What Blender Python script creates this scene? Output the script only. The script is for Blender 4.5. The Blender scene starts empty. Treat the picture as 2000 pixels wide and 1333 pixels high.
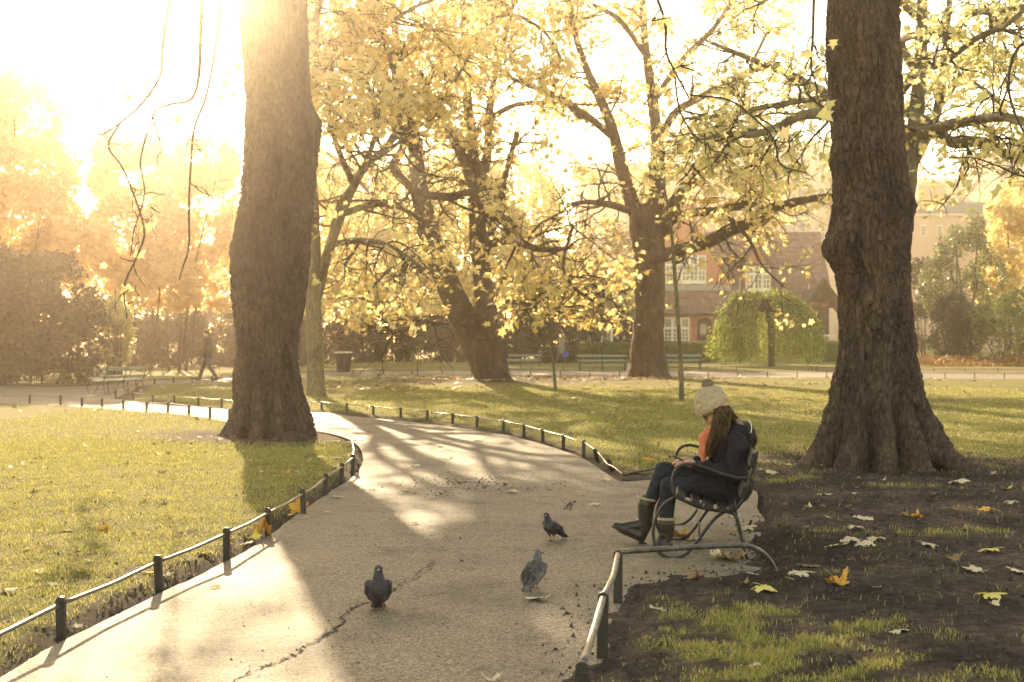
import bpy, bmesh, math, random
import numpy as np
from mathutils import Vector, Matrix, Quaternion

SC = bpy.context.scene
COL = SC.collection
R = math.radians
F, CX, HY, EYE = 2600.0, 1000.0, 661.0, 1.5      # focal length in photo pixels, centre column, horizon row, eye height

# ------------------------------------------------------------------ camera
cam_d = bpy.data.cameras.new("camera")
cam = bpy.data.objects.new("camera", cam_d); COL.objects.link(cam)
cam_d.sensor_width = 36.0
cam_d.lens = 36.0 * F / 2000.0
cam_d.shift_y = -5.5 / 2000.0
cam_d.clip_start = 0.1; cam_d.clip_end = 1500
cam.location = (0, 0, EYE); cam.rotation_euler = (R(90), 0, 0)
cam_d.dof.use_dof = True; cam_d.dof.focus_distance = 9.4; cam_d.dof.aperture_fstop = 4.5
SC.camera = cam

# ------------------------------------------------------------------ light
SUN_EL, SUN_AZ = R(19.0), math.atan2(-0.2308, 1.0)
SUN_DIR = Vector((math.sin(SUN_AZ)*math.cos(SUN_EL), math.cos(SUN_AZ)*math.cos(SUN_EL), math.sin(SUN_EL)))
W = bpy.data.worlds.new("World"); SC.world = W; W.use_nodes = True
wn = W.node_tree
wn.nodes.clear()
w_out = wn.nodes.new("ShaderNodeOutputWorld"); w_bg = wn.nodes.new("ShaderNodeBackground")
sky = wn.nodes.new("ShaderNodeTexSky"); sky.sky_type = 'NISHITA'; sky.sun_disc = False
sky.sun_elevation = SUN_EL; sky.sun_rotation = SUN_AZ
sky.air_density = 1.0; sky.dust_density = 0.5; sky.ozone_density = 0.6; sky.altitude = 10
tint = wn.nodes.new("ShaderNodeMix"); tint.data_type = 'RGBA'; tint.blend_type = 'MULTIPLY'
tint.inputs[0].default_value = 1.0
tint.inputs[7].default_value = (1.0, 0.76, 0.47, 1)
wn.links.new(sky.outputs[0], tint.inputs[6]); wn.links.new(tint.outputs[2], w_bg.inputs[0])
w_bg.inputs[1].default_value = 0.15
wn.links.new(w_bg.outputs[0], w_out.inputs[0])
sun_d = bpy.data.lights.new("sun", 'SUN'); sun = bpy.data.objects.new("sun", sun_d); COL.objects.link(sun)
sun_d.energy = 3.3; sun_d.angle = R(0.55); sun_d.color = (1.0, 0.78, 0.48)
sun.rotation_euler = SUN_DIR.to_track_quat('Z', 'Y').to_euler()
sun.location = (-8, 30, 40)

vs = SC.view_settings
SC.display_settings.display_device = 'sRGB'
vs.view_transform = 'Standard'; vs.look = 'None'; vs.gamma = 1.0; vs.use_curve_mapping = False
vs.exposure = 2.15
cy = SC.cycles
cy.max_bounces = 7; cy.diffuse_bounces = 3; cy.glossy_bounces = 2; cy.transmission_bounces = 4
cy.volume_bounces = 1; cy.transparent_max_bounces = 4
cy.use_denoising = True
try: cy.denoiser = 'OPENIMAGEDENOISE'
except Exception: pass
cy.sample_clamp_indirect = 6.0
cy.use_adaptive_sampling = True; cy.adaptive_threshold = 0.02
SC.render.film_transparent = False
# ------------------------------------------------------------------ helpers
def G(px, py, z=0.0):
    Y = F*(EYE-z)/(py-HY); return Vector(((px-CX)*Y/F, Y, z))
def at(px, py, Y):
    return Vector(((px-CX)*Y/F, Y, EYE-(py-HY)*Y/F))
def tag(o, label=None, cat=None, group=None, kind=None):
    if label: o['label'] = label
    if cat: o['category'] = cat
    if group: o['group'] = group
    if kind: o['kind'] = kind
    return o
def empty(name, loc, label=None, cat=None, group=None, rz=0):
    o = bpy.data.objects.new(name, None); COL.objects.link(o)
    o.location = loc; o.rotation_euler = (0, 0, rz); o.empty_display_size = 0.1
    return tag(o, label, cat, group)
def link(name, me, m=None, parent=None, loc=None, smooth=False):
    o = bpy.data.objects.new(name, me); COL.objects.link(o)
    if m is not None and len(me.materials) == 0: me.materials.append(m)
    if smooth:
        me.polygons.foreach_set("use_smooth", [True]*len(me.polygons))
    if parent is not None:
        o.parent = parent
    if loc is not None: o.location = loc
    return o
def wlink(name, me, m, parent, smooth=False):
    """mesh given in world coordinates, hung under an unrotated empty"""
    o = link(name, me, m, parent, smooth=smooth)
    o.location = -parent.location
    return o
def arr_mesh(name, V, Fc):
    V = np.asarray(V, dtype=np.float32); Fc = np.asarray(Fc, dtype=np.int32)
    me = bpy.data.meshes.new(name)
    n, k = Fc.shape
    me.vertices.add(len(V)); me.vertices.foreach_set("co", V.ravel())
    me.loops.add(n*k); me.loops.foreach_set("vertex_index", Fc.ravel())
    me.polygons.add(n)
    me.polygons.foreach_set("loop_start", np.arange(0, n*k, k, dtype=np.int32))
    me.polygons.foreach_set("loop_total", np.full(n, k, dtype=np.int32))
    me.update(calc_edges=True)
    return me
class MB:
    """collects boxes, prisms and tubes into one mesh"""
    def __init__(s): s.v = []; s.f = []
    def add(s, V, Fc):
        b = len(s.v); s.v += [tuple(p) for p in V]; s.f += [tuple(i+b for i in f) for f in Fc]; return s
    def box(s, x0, x1, y0, y1, z0, z1):
        V = [(x0,y0,z0),(x1,y0,z0),(x1,y1,z0),(x0,y1,z0),(x0,y0,z1),(x1,y0,z1),(x1,y1,z1),(x0,y1,z1)]
        return s.add(V, [(3,2,1,0),(4,5,6,7),(0,1,5,4),(1,2,6,5),(2,3,7,6),(3,0,4,7)])
    def prism(s, poly, d):
        """poly: closed loop of 3D points, extruded by vector d"""
        n = len(poly); P = [Vector(p) for p in poly]; Q = [p+Vector(d) for p in P]
        return s.add(P+Q, [tuple(range(n))[::-1], tuple(range(n, 2*n))] + [(i, (i+1) % n, n+(i+1) % n, n+i) for i in range(n)])
    def tube(s, pts, rad, sides=8, cap=True, flat=1.0):
        V, Fq = tube_arr(pts, rad, sides, flat)
        V = V.tolist(); n = len(pts)
        fs = [tuple(f) for f in Fq.tolist()]
        if cap: fs += [tuple(range(sides))[::-1], tuple(range((n-1)*sides, n*sides))]
        return s.add(V, fs)
    def build(s, name, m, parent=None, smooth=False, world=False, bevel=0):
        me = bpy.data.meshes.new(name); me.from_pydata(s.v, [], s.f)
        bm = bmesh.new(); bm.from_mesh(me)
        bmesh.ops.recalc_face_normals(bm, faces=bm.faces[:])
        if bevel: bmesh.ops.bevel(bm, geom=[e for e in bm.edges if e.is_manifold and e.calc_face_angle() > 0.6], offset=bevel, segments=1, affect='EDGES')
        bm.to_mesh(me); bm.free(); me.update()
        if world: return wlink(name, me, m, parent, smooth)
        return link(name, me, m, parent, smooth=smooth)
def frames(P):
    P = np.asarray(P, float)
    T = np.gradient(P, axis=0); T /= np.linalg.norm(T, axis=1)[:, None]+1e-9
    a = np.array((0., 0, 1)) if abs(T[0][2]) < .9 else np.array((1., 0, 0))
    N = np.zeros_like(P); n = np.cross(T[0], a); n /= np.linalg.norm(n)
    for i in range(len(P)):
        n = n-T[i]*np.dot(n, T[i]); n /= np.linalg.norm(n)+1e-9; N[i] = n
    return T, N, np.cross(T, N)
def tube_arr(P, rad, sides=6, flat=1.0):
    P = np.asarray(P, float); rad = np.broadcast_to(np.asarray(rad, float), (len(P),))
    T, N, B = frames(P)
    th = np.linspace(0, 2*np.pi, sides, endpoint=False)
    V = P[:, None] + rad[:, None, None]*(np.cos(th)[None, :, None]*N[:, None]+flat*np.sin(th)[None, :, None]*B[:, None])
    n = len(P)
    i = np.arange(n-1)[:, None]*sides; j = np.arange(sides)[None]; j2 = (j+1) % sides
    Fq = np.stack([i+j, i+j2, i+sides+j2, i+sides+j], -1).reshape(-1, 4)
    return V.reshape(-1, 3), Fq
class Tubes:
    def __init__(s): s.V = []; s.F = []; s.n = 0
    def add(s, P, rad, sides=5):
        V, Fq = tube_arr(P, rad, sides); s.V.append(V); s.F.append(Fq+s.n); s.n += len(V)
    def mesh(s, name): return arr_mesh(name, np.concatenate(s.V), np.concatenate(s.F))
def spline(P, n):
    """Catmull-Rom through rows of P, resampled to n rows (any number of columns)"""
    P = np.asarray(P, float)
    if len(P) == 2: P = np.array([P[0], (P[0]+P[1])/2, P[1]])
    Q = np.vstack([2*P[0]-P[1], P, 2*P[-1]-P[-2]])
    out = []
    for u in np.linspace(0, len(P)-1-1e-6, n):
        i = int(u); t = u-i; a, b, c, d = Q[i], Q[i+1], Q[i+2], Q[i+3]
        out.append(.5*((2*b)+(c-a)*t+(2*a-5*b+4*c-d)*t*t+(3*b-a-3*c+d)*t**3))
    return np.array(out)
_rs = np.random.RandomState(7); _TB = _rs.rand(65536)
def vnoise(x, y, z):
    x = np.asarray(x, float); y = np.asarray(y, float)+0*x; z = np.asarray(z, float)+0*x
    xi = np.floor(x).astype(np.int64); yi = np.floor(y).astype(np.int64); zi = np.floor(z).astype(np.int64)
    u = x-xi; v = y-yi; w = z-zi
    u = u*u*(3-2*u); v = v*v*(3-2*v); w = w*w*(3-2*w)
    def h(a, b, c): return _TB[((a*73856093) ^ (b*19349663) ^ (c*83492791)) & 65535]
    r = 0
    for a in (0, 1):
        for b in (0, 1):
            for c in (0, 1):
                r = r + h(xi+a, yi+b, zi+c)*(u if a else 1-u)*(v if b else 1-v)*(w if c else 1-w)
    return r
def fbm(x, y, z, o=4):
    r = 0; a = .5
    for k in range(o):
        f = 2**k; r = r+a*vnoise(x*f+17*k, y*f, z*f); a *= .5
    return r
def copy_tree(o, parent=None, label=None):
    c = o.copy(); COL.objects.link(c)
    if parent is not None: c.parent = parent
    if label: c['label'] = label
    for ch in list(o.children): copy_tree(ch, c)
    return c

# ------------------------------------------------------------------ materials
def new_mat(name):
    m = bpy.data.materials.new(name); m.use_nodes = True
    return m, m.node_tree, m.node_tree.nodes["Principled BSDF"]
def col4(c): return (c[0], c[1], c[2], 1)
def noisy(name, stops, scale=4.0, rough=.8, bump=.0, bscale=None, detail=6, spec=.3, stretch=(1, 1, 1), metal=0, dist=.02):
    """noise driven ramp of base colours with a relief of its own"""
    m, nt, b = new_mat(name); N = nt.nodes; L = nt.links
    tc = N.new("ShaderNodeTexCoord"); mp = N.new("ShaderNodeMapping"); mp.inputs[3].default_value = stretch
    L.new(tc.outputs["Object"], mp.inputs[0])
    no = N.new("ShaderNodeTexNoise"); no.inputs["Scale"].default_value = scale; no.inputs["Detail"].default_value = detail
    no.inputs["Roughness"].default_value = .62
    L.new(mp.outputs[0], no.inputs[0])
    rp = N.new("ShaderNodeValToRGB"); L.new(no.outputs[0], rp.inputs[0])
    el = rp.color_ramp.elements
    lo, hi = .3, .7
    for i, c in enumerate(stops):
        p = lo+(hi-lo)*i/(len(stops)-1)
        e = el[i] if i < 2 else el.new(p)
        e.position = p; e.color = col4(c)
    L.new(rp.outputs[0], b.inputs["Base Color"])
    b.inputs["Roughness"].default_value = rough; b.inputs["Specular IOR Level"].default_value = spec
    b.inputs["Metallic"].default_value = metal
    if bump:
        n2 = N.new("ShaderNodeTexNoise"); n2.inputs["Scale"].default_value = bscale or scale*4; n2.inputs["Detail"].default_value = 5
        L.new(mp.outputs[0], n2.inputs[0])
        bp = N.new("ShaderNodeBump"); bp.inputs["Strength"].default_value = bump; bp.inputs["Distance"].default_value = dist
        L.new(n2.outputs[0], bp.inputs["Height"]); L.new(bp.outputs[0], b.inputs["Normal"])
    return m
def leafy(name, stops, trans=.5, rough=.6):
    """each leaf takes its own colour; light passes through the blade"""
    m, nt, b = new_mat(name); N = nt.nodes; L = nt.links
    ge = N.new("ShaderNodeNewGeometry"); rp = N.new("ShaderNodeValToRGB"); L.new(ge.outputs["Random Per Island"], rp.inputs[0])
    el = rp.color_ramp.elements
    for i, c in enumerate(stops):
        e = el[i] if i < 2 else el.new(i/(len(stops)-1))
        e.position = i/(len(stops)-1); e.color = col4(c)
    L.new(rp.outputs[0], b.inputs["Base Color"]); b.inputs["Roughness"].default_value = rough; b.inputs["Specular IOR Level"].default_value = .25
    tr = N.new("ShaderNodeBsdfTranslucent"); L.new(rp.outputs[0], tr.inputs[0])
    mx = N.new("ShaderNodeMixShader"); mx.inputs[0].default_value = trans
    L.new(b.outputs[0], mx.inputs[1]); L.new(tr.outputs[0], mx.inputs[2]); L.new(mx.outputs[0], N["Material Output"].inputs[0])
    return m
def bark(name, c1, c2, c3, scale=1.0, bump=.8):
    m, nt, b = new_mat(name); N = nt.nodes; L = nt.links
    tc = N.new("ShaderNodeTexCoord"); mp = N.new("ShaderNodeMapping"); mp.inputs[3].default_value = (26*scale, 26*scale, 9*scale)
    L.new(tc.outputs["Object"], mp.inputs[0])
    no = N.new("ShaderNodeTexNoise"); no.inputs["Scale"].default_value = 1; no.inputs["Detail"].default_value = 8; no.inputs["Roughness"].default_value = .68
    L.new(mp.outputs[0], no.inputs[0])
    vo = N.new("ShaderNodeTexVoronoi"); vo.feature = 'DISTANCE_TO_EDGE'; vo.inputs["Scale"].default_value = 2.0
    mxv = N.new("ShaderNodeMix"); mxv.data_type = 'VECTOR'; mxv.inputs[0].default_value = .25
    L.new(mp.outputs[0], mxv.inputs[4]); L.new(no.outputs["Color"], mxv.inputs[5]); L.new(mxv.outputs[1], vo.inputs[0])
    rp = N.new("ShaderNodeValToRGB"); L.new(no.outputs[0], rp.inputs[0])
    el = rp.color_ramp.elements; el[0].position = .32; el[0].color = col4(c1); el[1].position = .5; el[1].color = col4(c2)
    e = el.new(.72); e.color = col4(c3)
    # broad tone patches: flaked pale plates, damp dark streaks, a little moss
    n4 = N.new("ShaderNodeTexNoise"); n4.inputs["Scale"].default_value = 2.6; n4.inputs["Detail"].default_value = 5; n4.inputs["Roughness"].default_value = .65
    m4 = N.new("ShaderNodeMapping"); m4.inputs[3].default_value = (1.3, 1.3, .55); L.new(tc.outputs["Object"], m4.inputs[0]); L.new(m4.outputs[0], n4.inputs[0])
    r4 = N.new("ShaderNodeValToRGB"); L.new(n4.outputs[0], r4.inputs[0]); e4 = r4.color_ramp.elements
    e4[0].position = .34; e4[0].color = (.5, .48, .52, 1); e4[1].position = .5; e4[1].color = (1, 1, 1, 1)
    e5 = e4.new(.60); e5.color = (1.15, 1.2, .95, 1); e5 = e4.new(.70); e5.color = (1.75, 1.55, 1.4, 1)
    mb_ = N.new("ShaderNodeMix"); mb_.data_type = 'RGBA'; mb_.blend_type = 'MULTIPLY'; mb_.inputs[0].default_value = .9
    L.new(rp.outputs[0], mb_.inputs[6]); L.new(r4.outputs[0], mb_.inputs[7])
    L.new(mb_.outputs[2], b.inputs["Base Color"]); b.inputs["Roughness"].default_value = .9; b.inputs["Specular IOR Level"].default_value = .2
    mt = N.new("ShaderNodeMath"); mt.operation = 'MULTIPLY_ADD'; L.new(vo.outputs[0], mt.inputs[0]); mt.inputs[1].default_value = .9; L.new(no.outputs[0], mt.inputs[2])
    bp = N.new("ShaderNodeBump"); bp.inputs["Strength"].default_value = bump; bp.inputs["Distance"].default_value = .045
    L.new(mt.outputs[0], bp.inputs["Height"]); L.new(bp.outputs[0], b.inputs["Normal"])
    return m
M = {}
M['bark'] = bark("plane_bark", (.036, .024, .027), (.085, .060, .055), (.17, .125, .10))
M['bark_far'] = bark("far_bark", (.045, .03, .028), (.10, .07, .055), (.17, .125, .095), .6, .7)
M['bark_pale'] = bark("pale_bark", (.07, .06, .04), (.15, .13, .085), (.23, .2, .14), .8, .4)
M['twig'] = noisy("twig_bark", [(.03, .022, .018), (.08, .06, .045)], 6, .85)
YEL = [(.66, .46, .16), (.78, .60, .24), (.84, .68, .32), (.88, .76, .44), (.80, .71, .36), (.62, .60, .26)]
M['leaf_yellow'] = leafy("yellow_plane_leaf", YEL, .68)
M['leaf_orange'] = leafy("amber_leaf", [(.70, .46, .20), (.80, .57, .26), (.84, .64, .32), (.88, .72, .42)], .6)
M['leaf_lime'] = leafy("lime_leaf", [(.54, .54, .24), (.72, .66, .32), (.83, .71, .34), (.88, .77, .44)], .68)
M['leaf_willow'] = leafy("willow_leaf", [(.17, .26, .05), (.30, .37, .08), (.44, .46, .13)], .55)
M['leaf_dark'] = leafy("evergreen_leaf", [(.02, .032, .016), (.04, .055, .025), (.075, .085, .035), (.05, .06, .03)], .25, .45)
M['leaf_yew'] = leafy("yew_leaf", [(.010, .014, .009), (.018, .024, .013), (.03, .038, .02)], .12, .6)
M['leaf_holly'] = leafy("holly_leaf", [(.06, .09, .035), (.18, .2, .08), (.42, .42, .22)], .35, .3)
M['leaf_brown'] = leafy("shrub_leaf", [(.05, .034, .03), (.085, .055, .045), (.12, .085, .055)], .25)
M['leaf_hedge'] = leafy("box_leaf", [(.09, .13, .035), (.17, .21, .055), (.26, .28, .09)], .4, .5)
M['leaf_bank'] = leafy("bank_leaf", [(.2, .09, .03), (.32, .17, .06), (.38, .25, .1)], .3)
M['iron'] = noisy("black_iron", [(.007, .006, .009), (.02, .018, .021)], 12, .45, .15, 60, spec=.5)
M['rail'] = noisy("worn_rail", [(.018, .016, .02), (.05, .042, .038), (.15, .125, .1)], 14, .38, .12, 60, spec=.6)
M['slat_dark'] = noisy("dark_slat", [(.007, .006, .008), (.022, .019, .02)], 8, .5, .2, 40, stretch=(1, 6, 1))
M['slat_green'] = noisy("green_slat", [(.17, .2, .165), (.27, .3, .25)], 6, .5, .15, 40)
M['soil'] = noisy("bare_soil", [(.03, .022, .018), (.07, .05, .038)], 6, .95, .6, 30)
M['cloth_navy'] = noisy("navy_coat", [(.006, .005, .009), (.019, .015, .022)], 9, .8, .9, 16, dist=.035)
M['jeans'] = noisy("dark_denim", [(.010, .012, .022), (.026, .031, .05)], 16, .85, .6, 24, dist=.015)
M['boot'] = noisy("brown_leather", [(.010, .008, .008), (.034, .025, .021)], 14, .42, .3, 60, spec=.5, dist=.005)
M['skin'] = noisy("skin", [(.42, .24, .16), (.5, .3, .2)], 12, .5)
M['hair'] = leafy("brown_hair", [(.018, .011, .008), (.04, .023, .013), (.075, .042, .02), (.16, .09, .035), (.05, .028, .015)], .12, .42)
M['knit'] = noisy("oatmeal_knit", [(.34, .275, .19), (.47, .39, .28)], 60, .95, .9, 170, dist=.004)
M['pompon'] = noisy("pompon_wool", [(.15, .115, .085), (.27, .21, .155)], 90, .95)
M['scarf'] = noisy("salmon_wool", [(.40, .11, .05), (.60, .22, .12)], 22, .95, .9, 60, dist=.012)
M['black'] = noisy("dark_plastic", [(.01, .01, .012), (.02, .02, .022)], 10, .35)
# ------------------------------------------------------------------ ground, paths, turf
def gp(L): return [tuple(G(x, y))[:2] for x, y in L]
edge_left = gp([(0,1325),(60,1285),(123,1252),(220,1205),(310,1160),(380,1128),(440,1098),(490,1070),(530,1043),(580,1005),(620,978),(655,955),
    (685,935),(703,915),(709,895),(702,875),(685,860),(660,851),(630,844),(560,836),(480,829),(440,824),(400,817),(330,808),(285,806),(200,799),(118,793),(58,791),(0,790),(-200,789),(-700,789)])
edge_mid = gp([(-700,752),(0,754.5),(100,755),(190,753),(225,748),(245,745.5),(262,752),(266,760),(232,775),(226,779),(260,784),(298,788),(340,792),(387,796),(433,800),(500,803),(628,806),
    (678,812),(729,817),(783,822),(834,828),(884,834),(931,841),(983,849),(1023,858),(1060,868),(1100,881),(1138,895),(1165,912),(1185,925),(1205,938),(1225,941),
    (1300,936),(1400,938),(1440,945),(1478,962),(1480,992),(1492,1018),(1484,1044),(1490,1074),(1478,1096),(1486,1112),(1440,1122),(1400,1131),(1350,1124),(1300,1138),(1235,1144),(1216,1180),(1198,1220),(1180,1285),(1132,1333)])
PATH = [(-2.5,-8), (-2.35,3)] + edge_left + edge_mid + [(.16,4.6), (-.05,1), (-.2,-8)]
far_near = gp([(250,755.5),(330,752),(400,749),(455,746),(530,741),(620,735.5),(700,732),(850,732),(1000,733),(1240,735.5),(1500,738),(1850,741),(2000,742),(2700,746)])
far_back = gp([(2700,732),(2000,730),(1850,729),(1500,726.5),(1240,725),(1000,724),(850,724),(700,724.5),(620,727.5),(530,733),(455,739),(330,743),(240,745)])
PATH_FAR = far_near+far_back
def smooth_loop(P, per=4, keep=2):
    S = spline(np.array(P), len(P)*per); return S
def inside(px, py, poly):
    r = np.zeros(px.shape, bool); P = np.asarray(poly); x0, y0 = P[-1]
    for x1, y1 in P:
        c = ((y1 > py) != (y0 > py)); d = (y0-y1) if abs(y0-y1) > 1e-9 else 1e-9
        r ^= c & (px < (x0-x1)*(py-y1)/d+x1); x0, y0 = x1, y1
    return r
def seg_dist(px, py, poly, closed=True):
    P = np.asarray(poly); d = np.full(px.shape, 1e9); n = len(P)
    for i in range(n if closed else n-1):
        a = P[i]; b = P[(i+1) % n]; e = b-a; L2 = e@e+1e-12
        t = np.clip(((px-a[0])*e[0]+(py-a[1])*e[1])/L2, 0, 1)
        d = np.minimum(d, np.hypot(px-a[0]-t*e[0], py-a[1]-t*e[1]))
    return d
PATH_S = smooth_loop(PATH, 5); FAR_S = smooth_loop(PATH_FAR, 3)
TREES = [(1690, 915, 1.7, .9), (530, 857, 1.35, 1.0), (617, 775, .9, .7), (965, 743, 2.9, 1.2), (1265, 738, 2.4, 1.0)]
TREEP = [(G(x, y)[0], G(x, y)[1], r, w) for x, y, r, w in TREES]
def signed(px, py):
    """distance to the nearest path edge, negative on a path"""
    d1 = seg_dist(px, py, PATH_S); d1 = np.where(inside(px, py, PATH_S), -d1, d1)
    d2 = seg_dist(px, py, FAR_S); d2 = np.where(inside(px, py, FAR_S), -d2, d2)
    return np.minimum(d1, d2)
def soil_mask(px, py, sd):
    n1 = fbm(px*1.3, py*1.3, 3.1, 4); n2 = fbm(px*4.5, py*4.5, 8.2, 3)
    wide = np.where(py < 30, .34, .5)
    s = np.clip(1.15-sd/(wide*(.55+1.1*n1)), 0, 1)
    for tx, ty, r, w in TREEP:
        d = np.hypot((px-tx)/1.25, py-ty)/r
        s = np.maximum(s, w*np.clip(1.9-d*(.75+.9*n1), 0, 1))
    # trodden earth right of the path, in front of and beside the big tree
    rx = px-.385*py
    tro = (py < 16.2) & (px > -.1)
    f = np.where(tro, np.clip((15.6-py)/1.2, 0, 1)*np.clip(1.25-.0*px, 0, 1), 0)
    patch = np.exp(-(((px-1.45)/.75)**2+((py-6.75)/.75)**2)) + .8*np.exp(-(((px-1.0)/.3)**2+((py-6.4)/.6)**2)) \
        + .75*np.exp(-(((px-3.3)/1.1)**2+((py-10.1)/.22)**2)) + .8*np.exp(-(((px-2.75)/.5)**2+((py-13.9)/.3)**2)) + .5*np.exp(-(((px-3.9)/1.3)**2+((py-13.2)/.3)**2))\
        + .55*np.exp(-(((px-2.2)/.5)**2+((py-8.5)/.25)**2)) + .75*np.exp(-(((px-1.4)/1.2)**2+((py-5.7)/.35)**2))
    patch = patch*np.clip((fbm(px*6, py*6, 4.4, 3)-.36)*6, .12, 1.1)
    f = f*np.clip(1.22-1.0*patch-.75*np.clip(n1-.45, 0, 1), 0.05, 1)
    s = np.maximum(s, f)
    # worn turf on the near left lawn
    w2 = np.where((px < 0) & (py < 17) & (py > 0), np.clip((n2*.6+n1*.7-.62)*3.2, 0, .75)*np.clip((17-py)/7, 0, 1), 0)
    s = np.maximum(s, w2)
    s = np.maximum(s, np.where(py > 20, np.clip((n1-.56)*3.0, 0, .55), 0))
    return np.clip(s+.35*(n2-.5)*(s > .08), 0, 1)
def litter_mask(px, py):
    n = fbm(px*.9, py*2.2, 1.7, 4)
    s = np.zeros_like(px)
    for cx, cy, rx, ry, w in [(1.2,48.2,7.5,2.6,1), (-4.5,39,3.5,2.2,.8), (5.5,48.5,4,1.8,.9), (-3.3,19.6,2.6,1.1,.7), (20.5,62,10,3.2,1), (9.5,34,3.2,.7,.8), (-10,58,8,2,.7)]:
        s = np.maximum(s, w*np.exp(-((px-cx)/rx)**2-((py-cy)/ry)**2))
    return np.clip((s-.35+.9*(n-.5))*2.2, 0, 1)
xs = np.unique(np.concatenate([np.arange(-5.2, 5.4, .042), np.arange(-16, 24, .3), np.arange(-60, 60, 3), np.arange(-250, 251, 25)]).round(3))
ys = np.unique(np.concatenate([np.arange(4.2, 12, .042), np.arange(12, 20, .09), np.arange(20, 75, .4), np.arange(75, 150, 4), np.arange(-36, 4.2, 1.5), np.arange(150, 411, 20)]).round(3))
GX, GY = np.meshgrid(xs, ys)
gx, gy = GX.ravel(), GY.ravel()
SD = signed(gx, gy)
SOIL = soil_mask(gx, gy, SD); LIT = litter_mask(gx, gy)
clod = fbm(gx*14, gy*14, .5, 3)-.5
lump = fbm(gx*2.2, gy*2.2, 5.5, 3)-.5
near_w = np.clip((22-gy)/8, 0, 1)*(gy > 3)
edge = np.clip(SD/.16, 0, 1)
alc = np.clip((gx-.1)/.2, 0, 1)*np.clip((11.4-gy)/.8, 0, 1)
lip = np.clip(SD/.02, 0, 1)
gz = np.where(SD < 0, -.05, -.05*(1-edge)+edge*(.03+near_w*(lump*.05+SOIL*clod*.055)))
gz = np.where(SD < 0, gz, gz*(1-alc*(1-edge))+alc*(1-edge)*(lip*.008-.004+SOIL*np.maximum(clod, -.1)*.03))
spill = .026*(fbm(gx*5, gy*5, 9.1, 3)-.36)+SD*.075          # earth trodden over the edge of the asphalt by the bench
gz = np.where(SD < -.02, -.06, gz)
gz = np.where((SD < .03) & (alc > .5) & (SD > -.45) & (gy > 4.5), np.maximum(np.where(SD < 0, spill, np.maximum(gz, spill)), -.03), gz)
nx, ny = len(xs), len(ys)
ii = (np.arange(ny-1)[:, None]*nx+np.arange(nx-1)[None]).ravel()
me = arr_mesh("ground", np.stack([gx, gy, gz], 1), np.stack([ii, ii+1, ii+nx+1, ii+nx], 1))
me.polygons.foreach_set("use_smooth", np.ones(len(ii), bool))
for nm, a in (("soil", SOIL), ("litter", LIT)):
    at_ = me.attributes.new(nm, 'FLOAT', 'POINT'); at_.data.foreach_set("value", a.astype(np.float32))
def ground_mat():
    m, nt, b = new_mat("lawn_and_soil"); N = nt.nodes; L = nt.links
    tc = N.new("ShaderNodeTexCoord")
    def noise(s, d=6, r=.6):
        n = N.new("ShaderNodeTexNoise"); n.inputs["Scale"].default_value = s; n.inputs["Detail"].default_value = d; n.inputs["Roughness"].default_value = r
        L.new(tc.outputs["Object"], n.inputs[0]); return n.outputs[0]
    def ramp(fac, st):
        rp = N.new("ShaderNodeValToRGB"); L.new(fac, rp.inputs[0]); el = rp.color_ramp.elements
        for i, (p, c) in enumerate(st):
            e = el[i] if i < 2 else el.new(p)
            e.position = p; e.color = col4(c)
        return rp.outputs[0]
    def mix(f, a, c):
        mx = N.new("ShaderNodeMix"); mx.data_type = 'RGBA'
        if isinstance(f, float): mx.inputs[0].default_value = f
        else: L.new(f, mx.inputs[0])
        L.new(a, mx.inputs[6]); L.new(c, mx.inputs[7]); return mx.outputs[2]
    grass = ramp(noise(.7, 8, .7), [(.3, (.22, .225, .065)), (.5, (.31, .29, .09)), (.7, (.40, .34, .13))])
    grass2 = ramp(noise(22, 5, .7), [(.3, (.12, .125, .04)), (.55, (.29, .27, .085)), (.75, (.44, .37, .16))])
    grass = mix(.6, grass, grass2)
    thatch = ramp(noise(55, 4, .7), [(.42, (.5, .42, .34)), (.58, (1.05, 1.03, 1.0))])
    mt_ = N.new('ShaderNodeMix'); mt_.data_type = 'RGBA'; mt_.blend_type = 'MULTIPLY'; mt_.inputs[0].default_value = .8; L.new(grass, mt_.inputs[6]); L.new(thatch, mt_.inputs[7]); grass = mt_.outputs[2]
    soil = ramp(noise(13, 9, .78), [(.32, (.024, .017, .018)), (.5, (.07, .05, .046)), (.7, (.17, .125, .105))])
    dry = ramp(noise(.8, 5, .6), [(.38, (.55, .52, .56)), (.5, (1, 1, 1)), (.62, (1.75, 1.65, 1.55))])
    md = N.new("ShaderNodeMix"); md.data_type = 'RGBA'; md.blend_type = 'MULTIPLY'; md.inputs[0].default_value = 1; L.new(soil, md.inputs[6]); L.new(dry, md.inputs[7]); soil = md.outputs[2]
    lit = ramp(noise(16, 6, .75), [(.34, (.07, .04, .022)), (.5, (.15, .09, .045)), (.62, (.3, .2, .10)), (.75, (.4, .3, .16))])
    a1 = N.new("ShaderNodeAttribute"); a1.attribute_name = "soil"
    a2 = N.new("ShaderNodeAttribute"); a2.attribute_name = "litter"
    c = mix(a1.outputs["Fac"], grass, soil); c = mix(a2.outputs["Fac"], c, lit)
    L.new(c, b.inputs["Base Color"]); b.inputs["Roughness"].default_value = .95; b.inputs["Specular IOR Level"].default_value = .12
    bp = N.new("ShaderNodeBump"); bp.inputs["Strength"].default_value = 1.0; bp.inputs["Distance"].default_value = .05
    L.new(noise(35, 6, .75), bp.inputs["Height"]); L.new(bp.outputs[0], b.inputs["Normal"])
    return m
tag(link("ground", me, ground_mat()), kind='structure')

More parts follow.
